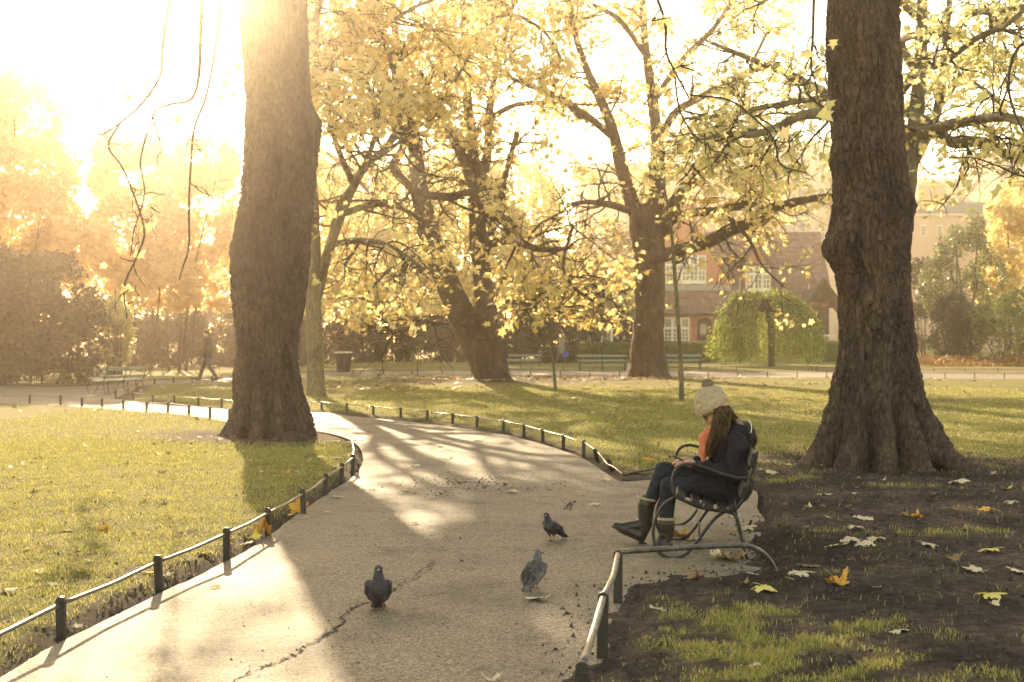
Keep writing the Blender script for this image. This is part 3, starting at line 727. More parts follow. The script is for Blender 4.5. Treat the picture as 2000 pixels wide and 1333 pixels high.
# right of centre plane
B_base = G(1265, 738)
tB, ancB = plane_tree("plane_tree", "upright plane tree with wide spreading limbs in front of the brick lodge", B_base, B_base[1],
  [[(1266,746,38),(1266,715,36),(1266,680,33),(1268,620,30),(1268,540,30),(1264,470,32),(1258,430,30),(1280,400,17),(1284,330,16),(1284,270,13),(1275,200,11),(1262,100,8),(1255,0,6),(1250,-150,4)]],
  [[(1255,440,20),(1236,400,15),(1215,330,13,-1),(1195,250,11,-2),(1170,190,9,-2),(1140,120,7,-3),(1120,50,6,-3),(1100,-70,4,-4)],
   [(1292,450,18),(1325,390,14,-1),(1360,345,12,-1),(1400,310,11,-2),(1440,298,10,-2),(1480,300,8,-3),(1500,325,5,-3)],
   [(1272,505,14,-1),(1330,490,13,-3),(1390,470,12,-4),(1440,445,11,-5),(1490,430,10,-5),(1503,410,9,-5),(1560,393,8,-6),(1620,383,6,-6),(1700,365,4,-7)],
   [(1290,440,11),(1340,418,9,-3),(1390,413,8,-4),(1430,405,7,-5),(1470,400,6,-5),(1500,413,4,-5)],
   [(1380,330,6,-1),(1395,270,6,1),(1420,200,5,2),(1460,140,4,3),(1500,60,3,4)],
   [(1284,280,9),(1320,220,8,1),(1370,190,7,2),(1440,150,6,3),(1490,130,4,3)],
   [(1200,270,8,-1),(1150,230,7,-3),(1090,190,6,-4),(1040,170,5,-5),(990,150,4,-6)],
   [(1225,410,8,-2),(1190,400,7,-5),(1150,395,5,-7),(1110,400,4,-8)],
   [(1276,200,7,1),(1330,120,6,2),(1390,60,5,3),(1440,-10,4,4)],
   [(1262,110,6),(1210,40,5,-2),(1160,10,4,-3)],
   [(1235,560,6,-3),(1190,575,5,-6),(1150,580,4,-8)],
   [(1400,415,5,-5),(1440,440,4,-6),(1470,480,3,-7),(1490,520,2,-7),(1530,560,2,-8)]],
  43, 7600, .20, M['leaf_yellow'], M['bark_far'], PT, n1=12, L1=2.3, L2=1.0, n2=6, n3=1, thin=(1290, 1640, 440, 700, .55))
# slim plane behind the near left trunk
C_base = G(617, 775)
tC, ancC = plane_tree("plane_tree", "slimmer plane tree directly right of the thick left trunk, leaning branches", C_base, C_base[1],
  [[(618,785,19),(617,740,17),(616,700,17),(613,620,16),(611,560,16),(612,480,14),(610,400,13),(604,300,12),(602,200,11),(612,80,9),(625,-40,7),(620,-200,4)],
   [(616,600,11),(628,540,10),(648,470,10),(668,415,10),(692,360,9),(720,318,8),(755,288,7,1),(778,230,6,1),(770,150,5,1),(740,40,4,2),(700,-120,3,2)]],
  [[(625,545,9),(648,470,9,-1),(665,400,8,-1),(700,350,7,-2),(722,300,6,-2),(735,240,5,-3),(720,170,4,-3)],
   [(612,600,9),(600,480,9,1),(590,350,8,2),(600,220,7,2),(640,120,6,2),(690,40,5,2),(720,-90,4,2)],
   [(600,400,8,2),(560,280,7,2),(580,150,6,1),(620,30,5,0),(660,-80,4,-1)],
   [(640,480,7),(700,470,6,-1),(760,480,4,-2),(820,520,3,-3)],
   [(665,420,7),(730,400,6,1),(790,410,4,1),(830,440,3,2)],
   [(690,360,7),(660,290,6,-2),(640,210,5,-3),(650,120,4,-4)],
   [(640,120,6,2),(560,40,5,1),(500,-30,4,0),(440,-120,3,-1)],
   [(760,280,6,1),(820,230,5,2),(880,170,4,3),(920,100,3,3)],
   [(700,20,5,2),(780,-40,4,2),(860,-90,3,2)],
   [(740,60,5,2),(800,20,4,1),(870,-10,3,0)]],
  47, 9500, .18, M['leaf_yellow'], M['bark_pale'], PT, n1=15, L1=1.9, L2=.9, n2=7, n3=2, droop=-.09)
# plane behind the near right trunk
D_base = G(1722, 792)
tD, ancD = plane_tree("plane_tree", "pale limbed plane tree hidden behind the massive right hand trunk", D_base, D_base[1],
  [[(1722,800,30),(1725,740,27),(1732,600,24),(1755,450,21),(1776,330,17),(1788,240,15),(1796,150,13),(1800,60,11),(1804,-80,8),(1806,-250,4)]],
  [[(1770,345,11),(1800,290,10,1),(1828,225,9,2),(1842,150,8,2),(1850,60,6,3),(1860,-60,4,3)],
   [(1766,275,14,-1),(1790,262,13,-2),(1820,256,12,-3),(1855,244,11,-4),(1900,236,10,-5),(1960,229,9,-6),(2020,245,8,-7),(2090,260,5,-8)],
   [(1786,228,11,-1),(1830,248,10,-2),(1858,279,10,-3),(1910,277,10,-4),(1940,284,9,-4),(1965,302,9,-5),(2020,306,8,-6),(2100,300,5,-6)],
   [(1796,150,9,0),(1760,85,8,0),(1800,66,8,-2),(1860,60,7,-3),(1900,26,7,-4),(1960,21,6,-5),(2040,5,4,-6)],
   [(1765,148,5,-2),(1810,138,5,-4),(1850,118,6,-5),(1900,80,6,-6),(1940,60,6,-6),(1975,42,5,-7),(2030,-10,4,-7)],
   [(1780,260,12,0),(1700,234,12,-2),(1650,231,12,-3),(1600,223,11,-4),(1560,228,10,-5),(1522,248,9,-5),(1470,263,7,-6),(1425,262,5,-6),(1360,275,3,-7)],
   [(1798,130,11,0),(1700,250,3,1),(1640,200,9,2),(1600,175,8,2),(1550,150,7,2),(1500,130,6,2),(1440,105,5,2),(1380,80,3,3)],
   [(1790,230,9,0),(1700,180,8,-1),(1640,188,7,-2),(1560,198,6,-3),(1480,212,5,-4),(1400,228,4,-5),(1335,232,3,-5)],
   [(1800,40,7,0),(1720,-20,6,-1),(1640,-10,5,-2),(1560,-30,4,-3),(1480,10,3,-4)],
   [(1850,130,5,2),(1900,160,4,1),(1950,200,4,0),(1990,260,3,-1)],
   [(1850,60,5,3),(1920,100,4,3),(1980,150,4,3),(2040,190,3,3)]],
  53, 5200, .145, M['leaf_lime'], M['bark_pale'], PT, n1=12, L1=1.5, L2=.7, n2=6, n3=1, thin=(1290, 1640, 420, 700, .8))
# ------------------------------------------------------------------ shrubs, hedges, background trees
def cloud_points(rng, lobes, n, fill=.45):
    """points on and in overlapping lobes (cx, cy, cz, rx, ry, rz), clumped and gappy"""
    L = np.array(lobes, float); wgt = (L[:, 3]*L[:, 5]); wgt = wgt/wgt.sum()
    P = []
    while sum(len(p) for p in P) < n:
        k = rng.choice(len(L), n, p=wgt); d = rng.randn(n, 3); d /= np.linalg.norm(d, axis=1)[:, None]
        r = (fill+(1-fill)*rng.rand(n))**.5
        q = L[k, :3]+d*L[k, 3:]*(r*(.86+.3*fbm(d[:, 0]*2.5+k*7, d[:, 1]*2.5, d[:, 2]*2.5, 2)))[:, None]
        g = fbm(q[:, 0]*.9, q[:, 1]*.9, q[:, 2]*.9+3, 3)
        q = q[(g > .36+.12*rng.rand(n)) & (q[:, 2] > .05)]
        P.append(q)
    return np.concatenate(P)[:n]
def bush(name, label, cat, base, lobes, n, size, mat, seed, group=None, stems=5, tmpl=LEAF1, tf=LEAF1F, hang=.3, stem_r=.04, narrow=1.0, stem_h=.8):
    rng = np.random.RandomState(seed)
    root = empty(name, Vector((base[0], base[1], 0)), label, cat, group)
    T = Tubes()
    for lx, ly, lz, rx, ry, rz in lobes:
        for _ in range(max(1, stems//max(1, len(lobes)//2))):
            tip = np.array((lx+rng.randn()*rx*.4, ly+rng.randn()*ry*.4, lz+rz*stem_h*(rng.rand()-.1)))
            b = np.array((base[0]+(lx-base[0])*.5+rng.randn()*.15, base[1]+(ly-base[1])*.5, -.05))
            mid = (b+tip)/2+rng.randn(3)*.12*rx
            S = spline([b, mid, tip], 10); T.add(S, np.linspace(stem_r, stem_r*.25, 10), 5)
    wlink('stem', T.mesh('stem'), M['twig'], root)
    scatter_leaves('foliage', cloud_points(rng, lobes, n), size, mat, root, rng, tmpl, tf, hang, narrow=narrow)
    return root
def lob(px, py, Y, rx, rz, ry=None):
    """lobe centred on a photo position at depth Y, radii in photo pixels"""
    p = at(px, py, Y); s = Y/F; return (p[0], p[1], p[2], rx*s, (ry or rx)*s, rz*s)
SH = "shrubs along the far edge of the park"
# dark shrubbery behind the railings at far left
b = G(60, 755)
bush("dark_shrubbery", "large purple dark shrubbery behind the railings at the far left", "shrub", (at(60,755,42.5)[0], 42.5), [lob(-40,640,43,110,120), lob(60,620,43.5,100,130), lob(140,650,43,80,105), lob(100,560,45,90,70), lob(-20,550,45,90,70), lob(190,700,43,40,55)], 24000, .2, M['leaf_brown'], 61, SH)
bush("weeping_shrub", "pale yellow green shrub drooping behind the old left bench", "shrub", (at(228,745,45)[0], 45), [lob(228,655,45,34,70), lob(232,610,45,28,40), lob(205,590,45.5,40,40)], 3500, .17, M['leaf_lime'], 62, SH, hang=.8, narrow=.6)
for k, (x0, x1, ytop, Y, seed, lab, mt) in enumerate([
    (250, 345, 618, 66, 63, "brown green hedge bank behind the walking man's lawn, left part", 'leaf_brown'),
    (330, 460, 605, 69, 64, "brown green hedge bank directly behind the walking man in black", 'leaf_brown'),
    (455, 660, 612, 72, 65, "dim hedge bank hidden behind the thick left trunk", 'leaf_brown')]):
    base_y = HY+EYE*F/Y; cxp = (x0+x1)/2
    bush("hedge_bank", lab, "hedge", (at(cxp, base_y, Y)[0], Y), [lob(x0+(x1-x0)*(i+.5)/3, (ytop+base_y)/2+rr, Y+rr*.02, (x1-x0)/3.6, (base_y-ytop)/2) for i, rr in enumerate((4, -4, 3))], 8500, .22, M[mt], seed, SH)
for x, ytop, w, Y, seed, lab, mt in [
    (705, 628, 60, 80, 66, "dark evergreen shrub behind the litter bin", 'leaf_dark'),
    (790, 622, 62, 84, 67, "evergreen shrub in the row left of the leaning tree's foot", 'leaf_dark'),
    (870, 618, 62, 82, 68, "evergreen shrub showing just left of the leaning trunk", 'leaf_dark'),
    (1010, 612, 50, 76, 69, "bushy evergreen behind the couple and the left far bench", 'leaf_dark'),
    (1080, 610, 55, 79, 70, "bushy evergreen behind the man with the blue bag", 'leaf_dark'),
    (1150, 612, 45, 86, 71, "evergreen behind the white framed park map board", 'leaf_dark'),
    (1215, 606, 45, 92, 72, "dark evergreen behind the seated group's heads", 'leaf_dark')]:
    base_y = HY+EYE*F/Y; hh = base_y-ytop
    bush("evergreen_shrub", lab, "shrub", (at(x, base_y, Y)[0], Y), [lob(x-w*.35, base_y-hh*.42, Y, w*.6, hh*.46), lob(x+w*.35, base_y-hh*.40, Y+.4, w*.6, hh*.46), lob(x, base_y-hh*.62, Y+.2, w*.55, hh*.42)], 4800, .19, M[mt], seed, SH)
# right side
bush("yew", "broad dark clipped yew standing right of the massive trunk", "shrub", (at(1868,712,76)[0], 76), [lob(1850,640,76,36,72), lob(1890,640,76.2,38,70), lob(1868,620,76.1,40,52)], 16000, .15, M['leaf_yew'], 73, SH, hang=-.4, narrow=.4)
bush("laurel", "glossy green laurel bush at the right edge above fallen leaves", "shrub", (at(1975,705,74)[0], 74), [lob(1960,660,74,50,42), lob(2030,650,74,55,52), lob(1935,625,75,45,40), lob(2000,600,76,60,40)], 6500, .18, M['leaf_hedge'], 74, SH)
bush("holly_tree", "pale speckled holly tree above the dark clipped yew", "tree", (at(1885,712,84)[0], 84), [lob(1880,520,84,58,95), lob(1835,560,84,45,60), lob(1925,560,84,50,70), lob(1890,450,84.3,34,44)], 9500, .2, M['leaf_holly'], 75, "background trees", stem_r=.12)
bush("yellow_tree", "bright yellow bushy tree at the right edge behind the holly", "tree", (at(2010,712,90)[0], 90), [lob(1990,500,90,75,110), lob(2060,450,90,90,140), lob(1940,540,89,50,60), lob(1985,400,91,60,60)], 8000, .34, M['leaf_yellow'], 76, "background trees", tmpl=LEAF2, tf=LEAF2F, stem_r=.15)
bush("ivy_shrub", "dull green ivy shrub between the massive trunk and the yew", "shrub", (at(1805,712,92)[0], 92), [lob(1800,560,92,40,60), lob(1805,640,92,34,55)], 4500, .2, M['leaf_dark'], 77, SH)
# background yellow trees
BG = "background trees"
for i, (name, lab, Y, cols, n, sz, mt, seed) in enumerate([
    ("yellow_tree", "amber crowned tree rising behind the dark shrubbery at far left", 52, [(30,440,120,110),(-80,420,110,130),(130,470,90,85),(60,340,100,80),(-20,520,90,60),(20,230,120,90),(-60,200,120,110)], 19000, .24, 'leaf_orange', 81),
    ("yellow_tree", "glowing amber tree between the left shrubbery and the thick left trunk", 60, [(270,460,110,110),(370,430,100,120),(200,540,80,60),(330,550,110,60),(420,540,80,70),(280,360,110,70),(400,320,70,60),(250,290,70,50)], 24000, .25, 'leaf_orange', 82),
    ("yellow_tree", "pale yellow tree glimpsed right behind the thick left trunk", 70, [(520,470,100,150),(600,560,80,70),(640,470,90,130),(560,330,80,80)], 8000, .30, 'leaf_yellow', 83),
    ("yellow_tree", "dense yellow tree behind the left limb of the leaning plane", 86, [(720,480,110,130),(800,560,90,70),(690,380,90,90),(800,420,100,110)], 10500, .36, 'leaf_lime', 84),
    ("yellow_tree", "dense yellow green tree behind the right limb of the leaning plane", 92, [(960,500,110,110),(1050,540,90,80),(1000,400,110,100),(900,380,90,90)], 10500, .36, 'leaf_lime', 85),
    ("yellow_tree", "soft yellow tree filling the gap between the two far planes", 98, [(1130,560,80,60),(1190,580,50,45),(1070,540,60,60)], 4500, .40, 'leaf_yellow', 86),
    ("yellow_tree", "low lime green tree above the park map board", 96, [(1150,590,90,45),(1060,600,60,40),(1220,590,50,45)], 3800, .34, 'leaf_lime', 87)]):
    cxp = sum(c[0] for c in cols)/len(cols)
    bush(name, lab, "tree", (at(cxp, 0, Y)[0], Y), [lob(c[0], c[1], Y+(k % 3-1)*1.2, c[2], c[3], c[2]*.8) for k, c in enumerate(cols)], n, sz, M[mt], seed, BG, tmpl=LEAF2, tf=LEAF2F, stem_r=.07, stems=6)
# clipped hedges
def clipped_hedge(label, x0, x1, ytop, Y, depth, seed, n, round_left=False):
    rng = np.random.RandomState(seed); s = Y/F
    X0, X1 = at(x0, 0, Y)[0], at(x1, 0, Y)[0]; h = EYE-(ytop-HY)*s
    root = empty("clipped_hedge", Vector(((X0+X1)/2, Y+depth/2, 0)), label, "hedge", "clipped hedges before the lodge")
    def surf(u):           # height profile, rounded at its end
        e = np.clip((u-X0)/.9, 0, 1) if round_left else np.ones_like(u)
        return h*(.45+.55*np.sqrt(np.clip(1-(1-e)**2, 0, 1)))
    us = np.linspace(X0, X1, 40); hh = surf(us)-.07
    V = []; Fc = []
    for u, z in zip(us, hh): V += [(u, Y+.07, 0), (u, Y+.07, z), (u, Y+depth-.07, z), (u, Y+depth-.07, 0)]
    for i in range(39):
        b = i*4; Fc += [(b, b+4, b+5, b+1), (b+1, b+5, b+6, b+2), (b+2, b+6, b+7, b+3)]
    Fc += [(0, 1, 2, 3), (156, 159, 158, 157)]
    wlink('inner_growth', arr_mesh('inner_growth', V, Fc), M['leaf_hedge'], root)
    u = rng.uniform(X0, X1, n); z = surf(u); k = rng.rand(n)
    top = k < .4
    P = np.stack([u, np.where(top, Y+rng.rand(n)*depth, Y+rng.rand(n)*.1), np.where(top, z+rng.randn(n)*.03, rng.rand(n)*z)], 1)
    P += rng.randn(n, 3)*.03
    scatter_leaves('foliage', P, .085, M['leaf_hedge'], root, rng, LEAF1, LEAF1F, .1)
clipped_hedge("long clipped hedge with a rounded end behind the middle far bench", 1099, 1232, 671, 80, 2.2, 91, 9000, True)
clipped_hedge("clipped hedge stretch behind the right far bench before the lodge door", 1296, 1400, 670, 80.5, 2.2, 92, 6500)
clipped_hedge("short clipped hedge right of the weeping tree", 1580, 1660, 669, 81, 2.0, 93, 5000)
# weeping tree
def weeping():
    rng = np.random.RandomState(101); b = G(1507, 717); Y = b[1]; s = Y/F
    root = empty("weeping_tree", Vector((b[0], Y, 0)), "small lime green weeping tree with a dark straight trunk", "tree")
    P, Rr = px_path([(1507,722,7),(1507,690,6.5),(1507,650,6),(1503,620,5),(1490,590,4)], Y, 16)
    wlink('trunk', arr_mesh('trunk', *tube_arr(P, Rr, 10)), M['bark_far'], root, smooth=True)
    T = Tubes(); A = []
    top = np.array(at(1490, 570, Y))
    for k in range(250):
        a = rng.rand()*2*math.pi
        if math.sin(a) < -.25 and abs(math.cos(a)) < .55 and rng.rand() < .6: continue
        if rng.rand() < .5+.5*math.sin(a*7+1) and rng.rand() < .45: continue
        rr = (.25+.75*rng.rand()**.6); rad = 108*s*rr
        zt = top[2]-.15-2.2*rr**2*(.62+.5*rng.rand())
        start = np.array((b[0], Y, at(0, 612, Y)[2])); hi = np.array((top[0]+.55*rad*math.cos(a), Y+.5*rad*math.sin(a), top[2]-1.1*rr*rng.rand()))
        sh = np.array((top[0]+(5*s)+rad*math.cos(a), Y+.85*rad*math.sin(a), zt)); zb = .22+1.2*rng.rand()*(1.1-rr)+.25*rng.rand()
        end = sh+np.array((.25*math.cos(a)*rng.rand(), .2*math.sin(a), 0)); end[2] = min(zb, zt-.4)
        S = spline([start, hi, sh, end], 20); T.add(S, np.linspace(.03, .004, 20), 4)
        w = rng.rand(115)**.7; idx = 6+w*13; i0 = np.minimum(idx.astype(int), 18); f = (idx-i0)[:, None]
        A.append(S[i0]*(1-f)+S[i0+1]*f)
    wlink('twigs', T.mesh('twigs'), M['twig'], root)['kind'] = 'stuff'
    A = np.concatenate(A); A += rng.randn(len(A), 3)*.07
    scatter_leaves('foliage', A, .18, M['leaf_willow'], root, rng, LEAF1, LEAF1F, .85, narrow=.55)
weeping()
# saplings
def sapling(label, pts, Y, seed, nb, nleaf, branches):
    rng = np.random.RandomState(seed)
    P, Rr = px_path(pts, Y, 40); root = empty("sapling", Vector((P[0][0], Y, 0)), label, "sapling", "young saplings on the middle lawn")
    wlink('stem', arr_mesh('stem', *tube_arr(P, Rr, 8)), M['bark_pale'], root, smooth=True)
    T = Tubes(); A = []
    for br in branches:
        Q, q = px_path(br, Y, 16); T.add(Q, q, 5); A.append(Q[6:])
    sprout(rng, T, A, P, Rr, nb, .8, .4, 3, .02, .2, .45)
    wlink('twigs', T.mesh('twigs'), M['bark_pale'], root)['kind'] = 'stuff'
    A = np.concatenate(A)
    scatter_leaves('crown', A[rng.randint(0, len(A), nleaf)]+rng.randn(nleaf, 3)*.05, .15, M['leaf_yellow'], root, rng)
sapling("thin bent sapling right of the leaning plane tree", [(1085,768,3.2),(1083,735,3),(1079,700,2.8),(1074,660,2.4),(1072,620,2),(1070,575,1.5),(1076,540,1)], 37.2, 111, 8, 60, [])
sapling("tall nearly bare sapling behind the reading woman", [(1331,789,5.2),(1331,765,5),(1330,720,4.5),(1327,670,4.2),(1323,600,4),(1318,540,3.6),(1313,470,3),(1307,420,2.6),(1300,380,2),(1293,330,1.5),(1288,270,1)], 31.0, 112, 9, 50,
    [[(1316,500,1.6),(1300,485,1.4),(1275,470,1.1),(1240,462,.8)], [(1321,560,1.6),(1330,530,1.4),(1342,505,1.2),(1355,490,1),(1352,465,.8),(1347,455,.6)], [(1312,460,1.5),(1325,440,1.2),(1340,410,1),(1350,370,.7)],
     [(1308,420,1.3),(1290,395,1.1),(1270,370,.8)], [(1305,400,1.2),(1330,360,1),(1345,320,.8),(1340,290,.5)], [(1318,540,1.2),(1290,535,1),(1250,525,.8),(1210,525,.5)], [(1324,600,1.2),(1310,600,1),(1280,602,.7)]])
# leaf bank under the laurels
def leaf_bank():
    rng = np.random.RandomState(121); n = 5000
    x = rng.uniform(22.5, 31, n); y = 74.5-rng.rand(n)**1.4*5.5; z = .03+np.clip((y-70)/4, 0, 1)*.45*rng.rand(n)+.05*rng.rand(n)
    P = np.stack([x, y, z], 1)
    holder = empty("leaf_drift", Vector((26.5, 72, 0)), "rust coloured drift of fallen leaves under the right hand laurels", "leaves")
    scatter_leaves('fallen_leaves', P, .2, M['leaf_bank'], holder, rng, LEAF1, LEAF1F, .1)
leaf_bank()

def far_wood():
    rng = np.random.RandomState(131)
    lobes = [lob(x, 560+25*math.sin(x), 96+4*math.sin(x*.7), 95, 120) for x in range(-160, 1250, 105)]+[lob(x, 640, 94, 80, 60) for x in range(-160, 1250, 90)]+[lob(x, 600+30*math.sin(x), 98+5*math.sin(x), 130, 120) for x in range(2230, 3700, 140)]
    P = cloud_points(rng, lobes, 42000, .3)
    holder = empty("far_wood_base", Vector((-10, 96, 0)))
    o = scatter_leaves("far_wood", P, .48, M['leaf_wood'], holder, rng, LEAF1, LEAF1F, .3)
    o.parent = None; o.location = (0, 0, 0); bpy.data.objects.remove(holder)
    tag(o, "olive wall of far trees closing the park behind the lawns", "trees", kind='stuff')
M['leaf_wood'] = leafy("far_wood_leaf", [(.07, .065, .03), (.14, .12, .045), (.26, .2, .06), (.4, .3, .08)], .35)
far_wood()
# ------------------------------------------------------------------ the lodge and the buildings behind
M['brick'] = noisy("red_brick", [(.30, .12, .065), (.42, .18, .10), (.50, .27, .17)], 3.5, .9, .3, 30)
M['tiles'] = noisy("old_roof_tile", [(.12, .07, .06), (.21, .13, .105), (.30, .21, .165)], 2.2, .9, .3, 20)
M['white'] = noisy("white_paint", [(.72, .68, .58), (.82, .78, .68)], 3, .6)
M['glass'] = noisy("dim_glass", [(.05, .06, .07), (.11, .13, .14)], 2, .12, spec=.7)
M['timber'] = noisy("dark_timber", [(.02, .016, .018), (.05, .04, .04)], 4, .7)
M['lead'] = noisy("lead_sheet", [(.25, .26, .24), (.36, .36, .32)], 3, .6)
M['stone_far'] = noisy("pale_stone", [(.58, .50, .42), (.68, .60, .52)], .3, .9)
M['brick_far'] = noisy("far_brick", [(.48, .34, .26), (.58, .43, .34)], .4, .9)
M['slate'] = noisy("blue_slate", [(.12, .13, .13), (.2, .21, .2)], 1.2, .7)
HYD = 100.0
def hx(px, Y=HYD): return (px-CX)*Y/F
def hz_(py, Y=HYD): return EYE-(py-HY)*Y/F
lodge = empty("brick_lodge", Vector((hx(1450), HYD, 0)), "red brick park lodge with tiled gables and white windows behind the weeping tree", "house")
def hbox(name, x0, x1, y0, y1, d0, d1, m, parent=lodge, bevel=0):
    mb = MB().box(hx(x0), hx(x1), HYD+d0, HYD+d1, hz_(y1), hz_(y0))
    if parent is lodge: return mb.build(name, m, lodge, world=True)
    o = mb.build(name, m, parent); o.matrix_parent_inverse = Matrix.Identity(4); o.location = -lodge.location
    return o
def hprism(name, poly, d0, d1, m, parent=lodge):
    P = [Vector((hx(x), HYD+d0, hz_(y))) for x, y in poly]
    return MB().prism(P, (0, d1-d0, 0)).build(name, m, parent, world=(parent is lodge))
gy0 = HY+EYE*F/HYD      # ground row at the lodge
def tile_roof(name, quad, m, rows, parent=lodge):
    """sloping roof built of overlapping tile courses: quad = bottom-left, bottom-right, top-right, top-left (world)"""
    bl, br, tr, tl = [Vector(q) for q in quad]; nrm = (br-bl).cross(tl-bl).normalized()
    if nrm.y > 0 and abs(nrm.y) > .05: nrm = -nrm
    if nrm.z < 0: nrm = -nrm
    mb = MB()
    r = random.Random(len(name)+rows)
    for k in range(rows):
        a, b = k/rows, (k+1.15)/rows
        p0 = bl.lerp(tl, a); p1 = br.lerp(tr, a); p2 = br.lerp(tr, min(b, 1)); p3 = bl.lerp(tl, min(b, 1)); n = max(2, int((p1-p0).length/.9))
        for i in range(n):
            u0, u1 = i/n, (i+1)/n; j = .012*r.random()
            A, B, C, D = p0.lerp(p1, u0), p0.lerp(p1, u1), p3.lerp(p2, u1), p3.lerp(p2, u0)
            A2, B2 = A+nrm*(.05+j), B+nrm*(.05+j)
            mb.add([A, B, B2, A2, C+nrm*.015, D+nrm*.015], [(0, 1, 2, 3), (3, 2, 4, 5)])
    o = mb.build(name, m, parent, world=(parent is lodge)); return o
def window(x0, x1, y0, y1, d, cols, top_h, bars, sill=True):
    """white casement: frame, mullions, upper lights and small paned lower lights"""
    f = MB(); X0, X1, Z0, Z1 = hx(x0), hx(x1), hz_(y1), hz_(y0); Yd = HYD+d
    t = .13
    zt = Z1-(Z1-Z0)*top_h
    f.box(X0, X1, Yd-.06, Yd+.1, Z1-t, Z1); f.box(X0, X1, Yd-.06, Yd+.1, Z0, Z0+t*1.3); f.box(X0+.002, X1-.002, Yd-.055, Yd+.095, zt-.08, zt+.08)
    xs_ = [X0+(X1-X0)*i/cols for i in range(cols+1)]
    for x in xs_: f.box(max(x-.09, X0), min(x+.09, X1), Yd-.065, Yd+.105, Z0+.003, Z1-.003)
    fr = f.build('window', M['white'], lodge, world=True)
    for i in range(cols):
        for (za, zb, nb, mb_) in ((Z0+t*1.3, zt-.08, bars[0], bars[1]), (zt+.08, Z1-t, 1, 1)):
            g = MB().box(xs_[i]+.09, xs_[i+1]-.09, Yd+.02, Yd+.04, za, zb).build('pane', M['glass'], fr)
            if nb > 1 or mb_ > 1:
                b = MB(); xa, xb = xs_[i]+.09, xs_[i+1]-.09
                for q in range(1, nb): b.box(xa+(xb-xa)*q/nb-.022, xa+(xb-xa)*q/nb+.022, Yd-.02, Yd+.018, za, zb)
                for q in range(1, mb_): b.box(xa, xb, Yd-.022, Yd+.016, za+(zb-za)*q/mb_-.022, za+(zb-za)*q/mb_+.022)
                b.build('glazing_bar', M['white'], fr)
    if sill: MB().box(X0-.1, X1+.1, Yd-.16, Yd+.05, Z0-.1, Z0-.002).build('sill', M['white'], fr)
# main body and front range
hprism('wall', [(1180,gy0+4),(1345,gy0+4),(1345,608),(1180,608)], 0, 6, M['brick'])
hprism('wall', [(1345,gy0+4),(1440,gy0+4),(1440,608),(1345,608)], -.06, 6, M['brick'])
hprism('wall', [(1440,gy0+4),(1620,gy0+4),(1620,590),(1440,590)], .4, 6, M['brick'])
# lean-to tile roof of the front range
tile_roof('roof', [(hx(1170),HYD-.5,hz_(613)),(hx(1448),HYD-.5,hz_(613)),(hx(1452),HYD+1.2,hz_(566)),(hx(1200),HYD+1.2,hz_(566))], M['tiles'], 9)
hbox('gutter', 1170, 1448, 612.5, 617, -.58, -.42, M['timber'])
# upper gable wall with sloping right side
hprism('wall', [(1210,568),(1432,568),(1430,552),(1395,497),(1340,405),(1300,405),(1210,560)], 1.15, 6, M['brick'])
hbox('lead_flashing', 1212, 1432, 556, 567, 1.02, 1.16, M['lead'])
tile_roof('roof', [(hx(1436),HYD+1.0,hz_(556)),(hx(1436),HYD+6,hz_(556)),(hx(1336),HYD+6,hz_(395)),(hx(1336),HYD+1.0,hz_(395))], M['tiles'], 12)
tile_roof('roof', [(hx(1200),HYD+1.0,hz_(566)),(hx(1200),HYD+6,hz_(566)),(hx(1304),HYD+6,hz_(395)),(hx(1304),HYD+1.0,hz_(395))], M['tiles'], 12)
window(1303, 1383, 497, 551, 1.12, 5, .36, (2, 3))
window(1296, 1346, 620, 676, -.08, 3, .38, (2, 4))
# main roof to the right with the dormer
tile_roof('roof', [(hx(1400),HYD+1.6,hz_(585)),(hx(1640),HYD+1.6,hz_(602)),(hx(1640),HYD+6.5,hz_(440)),(hx(1400),HYD+6.5,hz_(440))], M['tiles'], 18)
hprism('dormer', [(1462,590),(1516,590),(1516,514),(1484,466),(1456,514),(1462,514)], 1.9, 4, M['brick'])
for q, (xa, xb) in enumerate(((1452, 1484), (1520, 1484))):
    p = [Vector((hx(xa), HYD+1.6, hz_(520))), Vector((hx(xb), HYD+1.6, hz_(462))), Vector((hx(xb), HYD+1.6, hz_(470))), Vector((hx(xa+(5 if q == 0 else -5)), HYD+1.6, hz_(525)))]
    MB().prism(p, (0, .5, 0)).build('bargeboard', M['timber'], lodge, world=True)
    tile_roof('roof', [(hx(xa),HYD+1.62,hz_(517)),(hx(xa),HYD+5,hz_(517)),(hx(xb),HYD+5,hz_(461)),(hx(xb),HYD+1.62,hz_(461))], M['tiles'], 6)
hbox('tie_beam', 1457, 1516, 512, 517, 1.7, 1.88, M['timber'])
window(1465, 1514, 517, 566, 1.85, 3, .34, (2, 3))
